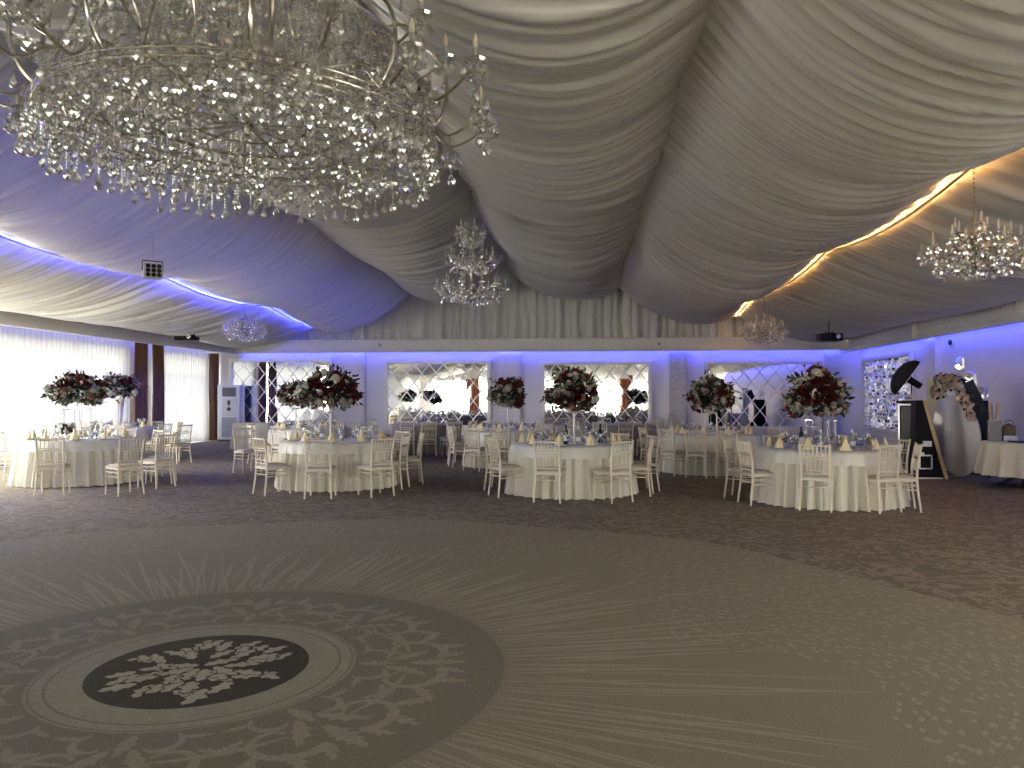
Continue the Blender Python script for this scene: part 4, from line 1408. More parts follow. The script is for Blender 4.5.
def big_chandelier():
    cx, cy = -2.18, 4.85
    zb = 2.97
    root = empty('crystal_chandelier', (cx, cy, zb), 0, 'huge round crystal chandelier with bead curtains filling the upper corner of the photo', 'chandelier')
    loc = Vector((cx, cy, zb))
    rr = random.Random(21)
    m = MB(); m.lathe([(0, .20), (.02, .21), (.04, .28), (.03, .40), (.05, .60), (.13, .75), (.05, .9), (.04, 1.3), (.10, 1.4), (.03, 1.5), (.02, 1.8), (.05, 1.9), (.012, 1.95), (.012, 2.42), (.16, 2.46), (0, 2.47)], 24)
    m.build('stem', 'nickel', root)
    for r, z, t in ((1.20, .20, .010), (1.20, .245, .007), (1.04, .22, .012), (.86, .24, .012), (.62, .26, .012), (.38, .28, .010), (1.0, .78, .016), (.62, 1.02, .014), (.38, 1.45, .012)):
        MB().torus(r, t, 72, 8, (0, 0, z)).build('ring', 'nickel', root)
    m = MB()
    for k in range(12):
        a = 2 * PI * k / 12
        m.tube([(.04 * math.cos(a), .04 * math.sin(a), .27), (1.2 * math.cos(a), 1.2 * math.sin(a), .215)], .009, 6)
        m.tube([(1.0 * math.cos(a), 1.0 * math.sin(a), .78), (1.11 * math.cos(a), 1.11 * math.sin(a), .5), (1.2 * math.cos(a), 1.2 * math.sin(a), .245)], .008, 6)
    m.build('spoke', 'nickel', root)
    # big hooped scrolls that carry the upper tiers
    for k in range(10):
        a = 2 * PI * k / 10 + .31
        pts = []
        for i in range(20):
            t = i / 19; th = -.5 + 3.7 * t
            r = .95 - .30 * math.cos(th) * (1 - .25 * t); z = .50 + .36 * math.sin(th) + .32 * t
            pts.append((r * math.cos(a), r * math.sin(a), z))
        MB().tube(pts, [.013 - .006 * i / 19 for i in range(20)], 7).build('scroll_arm', 'nickel', root)
    # C-scroll arms that tie the rim to the upper ring
    for k in range(10):
        a = 2 * PI * k / 10 + .12
        pts = []
        for (r, z) in ((1.18, .24), (1.32, .22), (1.45, .30), (1.52, .44), (1.52, .60), (1.44, .74), (1.28, .82), (1.10, .81), (1.0, .78)):
            pts.append((r * .86 * math.cos(a), r * .86 * math.sin(a), z))
        sm = []
        for i in range(len(pts) - 1):          # smoothed
            for t in (0, .33, .66):
                p0, p1, p2, p3 = [Vector(pts[max(0, min(len(pts) - 1, i + d))]) for d in (-1, 0, 1, 2)]
                sm.append(.5 * ((2 * p1) + (p2 - p0) * t + (2 * p0 - 5 * p1 + 4 * p2 - p3) * t * t + (3 * p1 - p0 - 3 * p2 + p3) * t ** 3))
        sm.append(Vector(pts[-1]))
        MB().tube(sm, .0125, 8).build('scroll_arm', 'nickel', root)
    crystals = []      # (position, size)
    strands = []       # (a, b, bead, gap, sag)
    # candle arms, two tiers
    def arm(a, r0, r1, z0, z1, dip):
        pts = arm_pts(r0, r1, z0, z1, a, dip)
        am = MB().tube(pts, .0095, 7).build('arm', 'nickel', root)
        x, y, z = pts[-1]
        b = MB(); b.lathe([(.012, -.01), (.03, .0), (.062, .018), (.07, .034), (.058, .03), (.02, .015), (.016, .05), (.02, .055), (.0, .055)], 12, (x, y, z))
        for j in range(10):
            q = 2 * PI * j / 10
            pear(b, (x + .066 * math.cos(q), y + .066 * math.sin(q), z - .055), .048, 5)
            bead(b, (x + .066 * math.cos(q), y + .066 * math.sin(q), z + .01), .009)
        for j in range(4): bead(b, (x, y, z - .03 - .024 * j), .012)
        pear(b, (x, y, z - .19), .07, 6)
        b.build('candle_cup', 'crystal', am, smooth=False)
        MB().lathe([(.015, .05), (.015, .105), (.0, .105)], 10, (x, y, z)).build('candle', 'candle_sleeve', am)
        MB().lathe([(.010, .105), (.018, .13), (.015, .155), (.005, .185), (0, .195)], 10, (x, y, z)).build('bulb', 'bulb_glass', am)
        # a crystal trail along the arm
        for t in (5, 9):
            px, py, pz = pts[t]
            strands.append(((px, py, pz - .02), (px, py, pz - .09), .010, .022, 0)); crystals.append((Vector((px, py, pz - .15)), rr.uniform(.045, .06)))
    for k in range(20): arm(2 * PI * k / 20 + .05, .96, 1.54 + .09 * (k % 2), .30, .30 + .10 * (k % 2), .13)
    for k in range(14): arm(2 * PI * k / 14 + .15, .62, 1.30, .82, .70, .16)
    for k in range(9): arm(2 * PI * k / 9, .36, .72, 1.25, 1.2, .13)
    # bead curtains under the basket: rings of strands ending in drops
    for r, n, z0 in ((1.20, 98, .25), (1.11, 84, .26), (1.02, 76, .27), (.91, 66, .27), (.79, 56, .28), (.64, 44, .29), (.48, 32, .30), (.32, 20, .31)):
        for k in range(n):
            a = 2 * PI * k / n + rr.uniform(-.01, .01)
            q = r + rr.uniform(-.025, .025)
            x, y = q * math.cos(a), q * math.sin(a)
            l = rr.uniform(.04, .20)
            strands.append(((x, y, z0 - .015), (x, y, z0 - l), .0095, .021, 0))
            crystals.append((Vector((x, y, z0 - l - .072)), rr.uniform(.048, .068)))
    for k in range(80):
        a = 2 * PI * k / 80
        x, y = 1.245 * math.cos(a), 1.245 * math.sin(a)
        l = rr.uniform(.10, .22)
        strands.append(((x, y, .20), (x, y, .20 - l), .010, .021, 0)); crystals.append((Vector((x, y, .20 - l - .07)), rr.uniform(.05, .062)))
    # swags from the upper rings down to the rim and straight strands
    for k in range(96):
        a = 2 * PI * k / 96
        strands.append(((1.0 * math.cos(a), 1.0 * math.sin(a), .77), (1.2 * math.cos(a), 1.2 * math.sin(a), .25), .0095, .022, .02))
    for k in range(64):
        a = 2 * PI * k / 64
        strands.append(((.62 * math.cos(a), .62 * math.sin(a), 1.01), (1.0 * math.cos(a), 1.0 * math.sin(a), .79), .0095, .022, .03))
        l = rr.uniform(.18, .48)
        strands.append(((1.0 * math.cos(a), 1.0 * math.sin(a), .76), (1.0 * math.cos(a), 1.0 * math.sin(a), .76 - l), .0095, .021, 0))
        crystals.append((Vector((1.0 * math.cos(a), 1.0 * math.sin(a), .76 - l - .075)), rr.uniform(.05, .075)))
    for k in range(44):
        a = 2 * PI * k / 44
        l = rr.uniform(.15, .5)
        strands.append(((.62 * math.cos(a), .62 * math.sin(a), 1.0), (.62 * math.cos(a), .62 * math.sin(a), 1.0 - l), .0095, .021, 0))
        crystals.append((Vector((.62 * math.cos(a), .62 * math.sin(a), 1.0 - l - .08)), rr.uniform(.05, .08)))
    for k in range(30):
        a = 2 * PI * k / 30
        strands.append(((.38 * math.cos(a), .38 * math.sin(a), 1.44), (.62 * math.cos(a), .62 * math.sin(a), 1.03), .0095, .022, .03))
        l = rr.uniform(.15, .45)
        crystals.append((Vector((.38 * math.cos(a), .38 * math.sin(a), 1.44 - l)), rr.uniform(.06, .085)))
    # drops wired to the basket's upper side
    for k in range(240):
        a = rr.uniform(0, 2 * PI); q = 1.2 * math.sqrt(rr.uniform(.03, 1))
        crystals.append((Vector((q * math.cos(a), q * math.sin(a), .27 + rr.uniform(-.02, .10) + .18 * (1.3 - q))), rr.uniform(.04, .065)))
    # the hundred nearest ones are parts of their own
    crystals.sort(key=lambda c: (c[0] + loc - CAM).length - c[1] * 6)
    for p, s in crystals[:100]:
        m = MB(); pear(m, p, s); m.build('crystal_drop', 'crystal', root, smooth=False)
    m = MB()
    for p, s in crystals[100:]: pear(m, p, s)
    tag(m.build('crystal_drop', 'crystal', root, smooth=False), kind='stuff')
    strands.sort(key=lambda c: ((Vector(c[0]) + Vector(c[1])) / 2 + loc - CAM).length)
    for s in strands[:100]:
        m = MB(); strand(m, *s); m.build('bead_strand', 'crystal', root, smooth=False)
    m = MB()
    for s in strands[100:]: strand(m, *s)
    tag(m.build('bead_strand', 'crystal', root, smooth=False), kind='stuff')
    return root
big_chandelier()

def chandelier(loc, label, tiers, ztop, group=None, seed=0, drop_k=1.0):
    """tiers: (ring z, arm radius, number of arms, dip) in metres above the lowest point; ztop: hook height above it"""
    rr = random.Random(seed)
    root = empty('crystal_chandelier', loc, 0, label, 'chandelier', group)
    zt = tiers[-1][0] + .28
    prof = [(0, .10), (.03, .12), (.05, .18), (.02, .24)]
    for z, r, n, d in tiers: prof += [(.02, z - .07), (.06, z - .02), (.06, z + .01), (.025, z + .07), (.02, z + .12)]
    prof += [(.03, zt - .04), (.012, zt), (.0, zt)]
    MB().lathe(prof, 14).build('stem', 'nickel', root)
    ch = MB()
    n = int((ztop - zt) / .05)
    for k in range(n): ch.torus(.010, .0035, 8, 4, (0, 0, zt + .02 + k * .05))
    ch.tube([(0, 0, zt), (0, 0, ztop)], .003, 5)
    ch.build('chain', 'nickel', root)
    MB().lathe([(.05, ztop), (.05, ztop + .01), (0, ztop + .05)], 12).build('canopy', 'nickel', root)
    st = MB()
    for z, r, n, d in tiers:
        for k in range(n):
            a = 2 * PI * k / n + z
            pts = arm_pts(.05, r * (1 if k % 2 else .82), z, z + (.02 if k % 2 else .10) * drop_k, a, d)
            am = MB().tube(pts, .007, 6).build('arm', 'nickel', root)
            x, y, q = pts[-1]
            b = MB(); b.lathe([(.012, 0), (.05, .014), (.042, .02), (.014, .014), (.013, .04), (0, .04)], 10, (x, y, q))
            for j in range(5):
                w = 2 * PI * j / 5
                pear(b, (x + .044 * math.cos(w), y + .044 * math.sin(w), q - .05), .042, 5)
            pear(b, (x, y, q - .11), .055, 5)
            b.build('candle_cup', 'crystal', am, smooth=False)
            MB().lathe([(.013, .04), (.013, .095), (0, .095)], 8, (x, y, q)).build('candle', 'candle', am)
            MB().lathe([(.008, .095), (.014, .115), (.004, .145), (0, .15)], 8, (x, y, q)).build('bulb', 'bulb_glass', am)
            strand(st, (0, 0, z + .12 * d * 4), (x, y, q), .008, .026, .06)
            strand(st, (x, y, q - .02), (.0, .0, max(.05, z - .16)), .008, .026, .07)
            for j in range(11):
                t = rr.uniform(.2, 1.0)
                pear(st, (x * t, y * t, z + .04 - rr.uniform(0, .26) - .06 * (1 - t)), rr.uniform(.04, .06), 5)
        MB().torus(r * .55, .007, 36, 6, (0, 0, z - .02)).build('ring', 'nickel', root)
        for k in range(int(150 * r)):
            a = rr.uniform(0, 2 * PI); q = r * (.25, .55, .8)[k % 3]
            strand(st, (q * math.cos(a), q * math.sin(a), z - .03), (q * math.cos(a), q * math.sin(a), z - .13), .007, .02)
            pear(st, (q * math.cos(a), q * math.sin(a), z - .18), .045, 5)
    for k in range(14):
        a = 2 * PI * k / 14; z = tiers[-1][0] + .2
        strand(st, (.06 * math.cos(a), .06 * math.sin(a), z), (.08 * math.cos(a), .08 * math.sin(a), z - .16), .008, .022)
        pear(st, (.09 * math.cos(a), .09 * math.sin(a), z - .2), .04, 5)
    tag(st.build('crystal_drop', 'crystal', root, smooth=False), kind='stuff')
    MB().lathe([(0, -.03), (.022, 0), (.03, .03), (.02, .07), (0, .10)], 8).build('finial', 'crystal', root, smooth=False)
    return root
def under(i, y, z):     # height of the seam above a hanging point
    return seam(i, y)[1] - z - .06
# three-tier one under the ridge
yy = 14.1
p = P(471, 308, yy)
chandelier((p.x, yy, p.z), 'three-tier crystal chandelier hanging from the ridge, mid-room', [(.34, .64, 18, .12), (.88, .48, 14, .11), (1.36, .27, 10, .09)], under(3, yy, p.z), None, 5)
SC = 'single-tier chandeliers along the side seams'
for (px, py, yy, i, lab) in ((975, 278, 8.6, 5, 'single-tier crystal chandelier with candles under the warm rope light, closest to the camera'),
                             (764, 343, 18.4, 5, 'single-tier crystal chandelier at the far end of the warm rope light'),
                             (245, 342, 18.4, 1, 'single-tier crystal chandelier under the blue light line near the curtained windows')):
    p = P(px, py, yy)
    chandelier((p.x, yy, p.z), lab, [(.26, .50, 18, .11), (.42, .22, 6, .07)], under(i, yy, p.z), SC, int(px))

# ------------------------------------------------------------------ things hanging from the drapes
def drape_z(i, x, y):
    (x0, z0), (x1, z1) = seam(i, y), seam(i + 1, y)
    u = (x - x0) / (x1 - x0); s = 4 * u * (1 - u)
    lo = (1 - u) if z0 < z1 else u
    return z0 + (z1 - z0) * u - SAG[i] * s * (.90 + .20 * lo) * (.82 + .18 * math.sin(y * .6 + i))
def projector(px, py, Y, i, label):
    p = P(px, py, Y)
    r = empty('ceiling_projector', p, rnd(-.1, .1), label, 'projector', 'projectors hung at the room sides')
    b = MB(); rbox(b, (0, 0, -.01), (.56, .40, .18), .05); b.build('body', 'black_plastic', r)
    MB().lathe([(.06, 0), (.06, .05), (.045, .055), (0, .045)], 16, (.14, -.20, 0), Matrix.Rotation(PI / 2, 3, 'X')).build('lens', 'silver', r)
    v = MB()
    for k in range(6): v.box((-.12, -.205, -.04 + k * .016), (.22, .012, .006))
    v.build('vent', 'dark_metal', r, smooth=False)
    h = drape_z(i, p.x, Y) - p.z - .01
    m = MB(); m.box((0, 0, .085), (.22, .16, .04)); m.tube([(-.08, 0, .09), (-.08, 0, .15)], .02, 8); m.tube([(.08, 0, .09), (.08, 0, .15)], .02, 8)
    m.tube([(0, 0, .09), (0, 0, max(.2, h))], .018, 8)
    m.build('mount', 'dark_metal', r)
projector(187, 337, 20.3, 0, 'black projector hanging near the brown drapes and windows')
projector(829, 337, 20.0, 5, 'black projector hanging near the corner by the last mirror')
# LED effect light under the blue line
p = P(152.5, 271.5, 10.6)
r = empty('hanging_stage_light', p, R(38), 'grey box light with a grid of dark lenses under the blue light line', 'stage light')
b = MB(); rbox(b, (0, 0, 0), (.25, .22, .20), .02); b.build('body', 'grey_plastic', r)
for ix in range(3):
    for iz in range(3):
        MB().lathe([(.030, 0), (.030, .014), (.023, .016), (0, .010)], 12, ((ix - 1) * .074, -.108, (iz - 1) * .062), Matrix.Rotation(PI / 2, 3, 'X')).build('lens', 'black_plastic', r)
m = MB(); m.tube([(-.135, 0, 0), (-.135, 0, .15), (.135, 0, .15), (.135, 0, 0)], .009, 6); m.build('bracket', 'dark_metal', r)
MB().tube([(0, 0, .15), (.0, 0, max(.2, drape_z(1, p.x, 10.6) - p.z + .02))], .006, 6).build('drop_rod', 'aluminium', r)
# moving-head lamp behind the chandelier arms
p = P(411, 127, 9.0)
r = empty('hanging_stage_light', p, .2, 'grey lamp hanging on a dark strap behind the big chandelier arms', 'stage light')
MB().lathe([(0, -.20), (.08, -.19), (.125, -.14), (.14, -.02), (.13, .08), (.09, .13), (0, .14)], 22).build('body', 'grey_plastic', r)
MB().lathe([(.035, 0), (.035, .02), (0, .02)], 14, (0, -.125, -.09), Matrix.Rotation(PI / 2, 3, 'X')).build('lens', 'black_plastic', r)
for k in range(3): MB().lathe([(.014, 0), (.014, .016), (0, .016)], 10, ((k - 1) * .05, -.135, .02), Matrix.Rotation(PI / 2, 3, 'X')).build('button', 'black_plastic', r)
m = MB()
for s in (-1, 1): m.tube([(s * .09, 0, .11), (s * .10, 0, .3), (s * .09, 0, .60)], .014, 6)
m.box((0, 0, .16), (.20, .10, .06)); m.box((0, 0, .62), (.22, .05, .05))
for k in range(5): m.box((0, 0, .24 + k * .07), (.16, .03, .014))
m.tube([(0, 0, .62), (0, 0, seam(3, 9.0)[1] - p.z - .02)], .012, 6)
m.build('strap', 'black_fabric', r)


# little things on the walls
p = P(951, 341, 0 + 18.2)
k = (XR - .012) / 1
q = CAM + ray(951.5, 342.5) * (k / ray(951.5, 342.5).x)
r = empty('wall_mount_sensor', (XR - .002, q.y, q.z), 0, 'small dark round sensor on a white base high on the side wall', 'sensor')
MB().lathe([(.11, 0), (.11, .02), (.10, .03), (0, .03)], 20, (0, 0, 0), Matrix.Rotation(-PI / 2, 3, 'Y')).build('base', 'white_paint', r)
MB().lathe([(.07, .028), (.065, .06), (.03, .08), (0, .085)], 18, (0, 0, 0), Matrix.Rotation(-PI / 2, 3, 'Y')).build('lens', 'ac_dark', r)
for px in (380, 659):
    q = P(px, 345 if px < 500 else 344, 24.9)
    o = MB().lathe([(.05, 0), (.05, .015), (.03, .03), (0, .035)], 14, (0, 0, 0), Matrix.Rotation(PI / 2, 3, 'X')).build('smoke_detector', 'ac_grey', None, loc=(q.x, 24.898, q.z))
    tag(o, 'small round detector on the cornice above the %s' % ('wall beside the second mirror' if px < 500 else 'wall beside the third mirror'), 'detector')

# ------------------------------------------------------------------ photo corner at the side wall
# aluminium-edged case
a, b = G(898.5, 475), G(915.5, 475)
cw_, ch_ = (b - a).length * .90, 1.40
fc = empty('flight_case', ((a.x + b.x) / 2 + .09, a.y + .20, 0), R(-25), 'tall dark case with silver edges standing below the black umbrella', 'case')
MB().box((0, 0, ch_ / 2), (cw_ - .03, .46, ch_ - .04)).build('body', 'black_plastic', fc, smooth=False)
m = MB(); m.box((0, -.24, .70), (cw_ - .10, .02, 1.18))
for k in range(9): m.box((-cw_ / 2 + .075 + k * (cw_ - .15) / 8, -.251, .70), (.006, .006, 1.16))
m.build('front_panel', 'ac_dark', fc, smooth=False)
m = MB()
for sx in (-1, 1):
    for sy in (-1, 1): m.box((sx * (cw_ / 2 - .012), sy * .235, ch_ / 2), (.03, .03, ch_))
for z in (.015, ch_ - .075):
    for sy in (-1, 1): m.box((0, sy * .236, z), (cw_, .03, .03))
    for sx in (-1, 1): m.box((sx * (cw_ / 2 - .012), 0, z), (.03, .47, .03))
m.build('edge_frame', 'aluminium', fc, smooth=False)
m = MB(); rbox(m, (0, 0, ch_ - .025), (cw_ + .05, .53, .05), .02); m.build('lid', 'black_plastic', fc)
# black slanted booth panel with a gold edge
Yp = 14.42
q = [P(916, 400.5, Yp), P(924.5, 400.3, Yp), P(946.4, 475, Yp), P(914.5, 475, Yp)]
q = [Vector((v.x, 0, v.z if v.z > .3 else 0)) for v in q]
ox = q[3].x
bp_ = empty('photo_booth_panel', (ox, Yp, 0), 0, 'black slanted panel with a gold edge beside the tall silver-edged case', 'panel')
def prism(m, pts, d):
    n = len(pts)
    vs = [(p.x - ox, 0, p.z) for p in pts] + [(p.x - ox, d, p.z) for p in pts]
    m.add(vs, [tuple(range(n)), tuple(range(2 * n - 1, n - 1, -1))] + [(i, n + i, n + (i + 1) % n, (i + 1) % n) for i in range(n)])
m = MB(); prism(m, [q[0], q[3], q[2], q[1]], .22); m.build('body', 'black_plastic', bp_, smooth=False, fix=True)
m = MB(); off = Vector((.055, 0, 0)); prism(m, [q[1] - off * .6, q[2] - off * .6, q[2] + off * .5, q[1] + off * .5], .26)
m.v = [(x, y - .02, z) for x, y, z in m.v]; m.build('gold_edge', 'gold_board', bp_, smooth=False, fix=True)
def onp(px, py): v = P(px, py, Yp); return (v.x - ox, v.z)
x0, z0 = onp(923, 446.5); x1, z1 = onp(931.5, 441)
m = MB(); m.box(((x0 + x1) / 2, -.006, (z0 + z1) / 2), (x1 - x0, .012, z1 - z0)); m.build('label_plate', 'label_white', bp_, smooth=False)
x0, z0 = onp(919.5, 468.5); x1, z1 = onp(931.5, 455.5)
m = MB()
for (xx, zz, ww, hh) in (((x0 + x1) / 2, z0, x1 - x0, .025), ((x0 + x1) / 2, z1, x1 - x0, .025), (x0, (z0 + z1) / 2, .025, z1 - z0), (x1, (z0 + z1) / 2, .025, z1 - z0)): m.box((xx, -.008, zz), (ww, .016, hh))
m.box(((x0 + x1) / 2 - .05, -.008, z1 + .03), (.05, .016, .05))
m.build('latch_frame', 'aluminium', bp_, smooth=False)
m = MB(); v = q; prism(m, [Vector((q[3].x, 0, .025)), Vector((q[3].x, 0, 0)), Vector((q[2].x - .06, 0, 0)), Vector((q[2].x - .06, 0, .025))], .01)
m.v = [(x, y - .012, z) for x, y, z in m.v]; m.build('base_rail', 'aluminium', bp_, smooth=False, fix=True)
# white disc backdrop
Yd = 14.78
c = P(956, 431, Yd)
dr = .745
ds = empty('backdrop_disc', (c.x, Yd, 0), 0, 'large white round backdrop disc behind the gold-edged black panel', 'backdrop')
zc = dr + .01
nrm_yaw = Matrix.Rotation(R(-85), 3, 'Z')
Mt = nrm_yaw @ Matrix.Rotation(R(4), 3, 'X') @ Matrix.Rotation(PI / 2, 3, 'X')
MB().lathe([(0, .022), (dr - .012, .022), (dr, .012), (dr, -.012), (dr - .012, -.022), (0, -.022)], 72, (0, 0, zc), Mt).build('disc', 'lacquer_white', ds)
m = MB()
u = nrm_yaw @ Vector((1, 0, 0)); n_ = nrm_yaw @ Vector((0, 1, 0))
for s in (-1, 1):
    m.tube([u * s * .30 + n_ * .06 + Vector((0, 0, .75)), u * s * .31 + n_ * .42 + Vector((0, 0, .015))], .016, 6)
m.build('prop_leg', 'dark_metal', ds)
# peach rose garland over its shoulder
gl_c = Vector((c.x, Yd, zc))
rr = random.Random(44)
gd = empty('flower_garland', gl_c + Vector((0, 0, dr)), 0, 'garland of peach and cream roses draped over the white disc', 'flowers')
lf = MB()
gpath = [(-.50, .86), (-.32, .98), (-.08, 1.0), (.16, .94), (.36, .80), (.50, .64), (.60, .50), (.68, .36)]
for k in range(92):
    t = (k / 91) * (len(gpath) - 1.001); f_ = t - int(t)
    g0, g1 = gpath[int(t)], gpath[int(t) + 1]
    gu, gz = g0[0] + (g1[0] - g0[0]) * f_, g0[1] + (g1[1] - g0[1]) * f_
    wv = .17 * (1 - k / 91) + .05
    p = gl_c + u * (gu + rr.uniform(-wv, wv) * .8) + Vector((0, 0, gz + rr.uniform(-wv, wv) * .8)) - n_ * (.075 + rr.uniform(-.02, .06))
    me = roseP[0] if rr.random() < .6 else roseP[1]
    o = link(me.name.split('.')[0], me, gd, p - gd.location, look(-n_ + Vector((rr.gauss(0, .4), rr.gauss(0, .4), .25 + rr.gauss(0, .3)))))
    o.scale = [rr.uniform(.9, 1.35)] * 3
    for j in range(3):
        leaf(lf, p - gd.location + n_ * .05 + Vector((rr.gauss(0, .05), rr.gauss(0, .05), rr.gauss(0, .05))), (rr.gauss(0, 1), rr.gauss(0, 1), rr.gauss(0, 1)), .075, .028, rr)
tag(lf.build('foliage', 'leaf_dark', gd, smooth=False), kind='stuff')
# cream board behind
c = P(936.5, 400, 16.3); tp = P(936, 377.5, 16.3).z
m = MB(); rbox(m, (0, 0, tp / 2), (.36, .06, tp), .02)
o = m.build('cream_board', 'cream_board', None, loc=(c.x, 16.3, 0)); o.rotation_euler = (0, 0, R(-25)); tag(o, 'pale cream upright board behind the white disc', 'board')
# black cabinet with a glass lantern on it
Yc = 16.0
a, b = P(968, 400.5, Yc), P(988.5, 400.5, Yc)
kb = empty('black_cabinet', ((a.x + b.x) / 2, Yc + .2, 0), 0, 'tall black cabinet between the white disc and the thin posts', 'cabinet')
m = MB(); rbox(m, (0, 0, a.z / 2), (b.x - a.x, .4, a.z - .002), .01); m.build('body', 'black_plastic', kb)
m = MB(); m.box((0, -.206, a.z * .5), (b.x - a.x - .06, .012, a.z - .1)); m.build('door', 'black_fabric', kb, smooth=False)
m = MB(); m.tube([(.12, -.23, .7), (.12, -.23, .85)], .008, 6); m.build('handle', 'dark_metal', kb)
c = P(982, 402, Yc + .15)
ln = empty('glass_lantern', (c.x, Yc + .15, a.z), 0, 'bright clear dome lantern on top of the black cabinet', 'lantern')
MB().lathe([(.12, 0), (.12, .02), (.10, .03), (0, .03)], 24).build('base', 'label_white', ln)
MB().lathe([(.105, .03), (.11, .12), (.10, .20), (.07, .26), (.02, .285), (0, .287)], 24).build('dome', 'crystal', ln)
MB().lathe([(.03, .03), (.03, .12), (0, .13)], 14).build('candle', 'candle', ln)
# dark board leaning behind the garland
c0, c1 = P(965, 381, 15.75), P(986, 426, 15.75)
d_ = c1 - c0; L_ = c0.z / (d_.normalized().z * -1)
bd = empty('leaning_board', (c0 + d_.normalized() * L_).xyz, 0, 'dark slanted board leaning behind the peach garland', 'board')
xa = d_.normalized() * -1; ya = Vector((0, 1, 0)); za = xa.cross(ya)
m = MB(); m.box(xa * (L_ / 2) + Vector((0, 0, .06)), (L_ - .16, .04, .24), M=Matrix((xa, ya, za)).transposed()); m.build('panel', 'board_dark', bd, smooth=False)
# three thin posts
for k, px in enumerate((990.2, 993.6, 997.2)):
    c = P(px, 403, 15.4)
    r = empty('display_post', (c.x, 15.4, 0), 0, ('thin pale gold post touching the black cabinet side, first of three posts', 'thin white post between two pale gold posts beside the black cabinet', 'thin pale gold post last of three, above the grey box')[k], 'post', 'thin posts beside the cabinet')
    MB().lathe([(.028, 0), (.028, .012), (.024, .02), (.024, c.z - .03), (.026, c.z - .02), (.014, c.z), (0, c.z)], 12).build('shaft', ('gold', 'label_white', 'gold')[k], r)
# mirrors on the side wall
def wallpt(px, py):
    d = ray(px, py); return CAM + d * ((XR - .004) / d.x)
for (pts, lab, kind, nm) in (([(955.5, 361), (959, 356.5), (964, 357.5), (964.5, 369), (960, 370.5), (955.5, 367.5)], 'small faceted wall mirror reflecting blue, topmost of the three over the garland', 'mirror', 'wall_mirror'),
                             ([(964.5, 373), (969.5, 370.5), (976, 374), (977, 385), (971.5, 388.5), (965, 384.5)], 'small faceted wall mirror between the blue one and the lantern', 'mirror', 'wall_mirror')):
    w3 = [wallpt(*q_) for q_ in pts]
    cc = sum(w3, Vector()) / len(w3)
    r = empty(nm, cc, 0, lab, 'mirror', 'small mirrors on the side wall')
    m = MB(); n = len(w3)
    A_ = [(p - cc) for p in w3]
    vs = [Vector((0, v.y, v.z)) for v in A_] + [Vector((-.03, v.y * .82, v.z * .82)) for v in A_]
    m.cur = 1; m.add(vs, [(i, (i + 1) % n, n + (i + 1) % n, n + i) for i in range(n)])
    m.cur = 0
    m.add([(-.034, 0, 0)] + [tuple(v) for v in vs[n:]], [(0, 1 + i, 1 + (i + 1) % n) for i in range(n)])
    m.build('mirror_glass', ['mirror', 'bevel'], r, smooth=False)

# photographer's umbrella on a stand behind the case
Yu = 15.25
hp = P(911.5, 381, Yu)
su = empty('studio_flash', (hp.x, Yu, 0), 0, 'black flash head on a light stand under the open umbrella', 'lamp')
m = MB(); m.tube([(0, 0, .02), (0, 0, hp.z - .05)], .012, 8); m.build('stand', 'dark_metal', su)
for k in range(3):
    q_ = 2 * PI * k / 3 + .5
    MB().tube([(0, 0, .45), (  .24 * math.cos(q_), .24 * math.sin(q_), .012)], .010, 6).build('leg', 'dark_metal', su)
ax = Vector((-.74, .32, .56)).normalized()      # the umbrella opens away from its dome
Mh = ax.to_track_quat('Z', 'Y').to_matrix()
MB().lathe([(0, -.20), (.06, -.19), (.065, .02), (.075, .05), (.07, .055), (0, .03)], 18, (0, 0, hp.z), Mh).build('lamp_head', 'black_plastic', su)
um = empty('photo_umbrella', Vector((hp.x, Yu, hp.z)) + ax * .06, 0, 'open black photographic umbrella tilted on its side above the dark case', 'umbrella')
ra, dp = .385, .25
m = MB()
def uf(u_, v_):
    a_ = 2 * PI * u_; s_ = v_
    sc = 1 - .05 * s_ * (1 - abs(math.cos(4 * a_)))
    return Mh @ Vector((ra * math.sin(s_ * PI / 2) * sc * math.cos(a_), ra * math.sin(s_ * PI / 2) * sc * math.sin(a_), .02 + dp * math.cos(s_ * PI / 2)))
m.grid(uf, 32, 8); m.build('canopy', 'black_fabric', um)
for k in range(8):
    a_ = 2 * PI * k / 8
    MB().tube([Mh @ Vector((ra * .985 * math.sin(t * PI / 2) * math.cos(a_), ra * .985 * math.sin(t * PI / 2) * math.sin(a_), .012 + dp * math.cos(t * PI / 2))) for t in (0, .25, .5, .75, 1)], .004, 4).build('rib', 'dark_metal', um)
MB().tube([Mh @ Vector((0, 0, .0)), Mh @ Vector((0, 0, dp + .06))], .006, 6).build('shaft', 'dark_metal', um)
c = P(908.5, 397, Yp - .02)
cs_ = empty('card_holder', (fc.location.x, fc.location.y - .06, ch_ + .001), .1, 'small white card standing on the tall silver-edged case', 'card')
MB().box((0, 0, .06), (.16, .012, .12)).build('card', 'label_white', cs_, smooth=False)
m = MB()
for k in range(4): m.box((-.05 + k * .03, -.007, .05), (.018, .002, .03))
m.build('print', 'black_plastic', cs_, smooth=False)
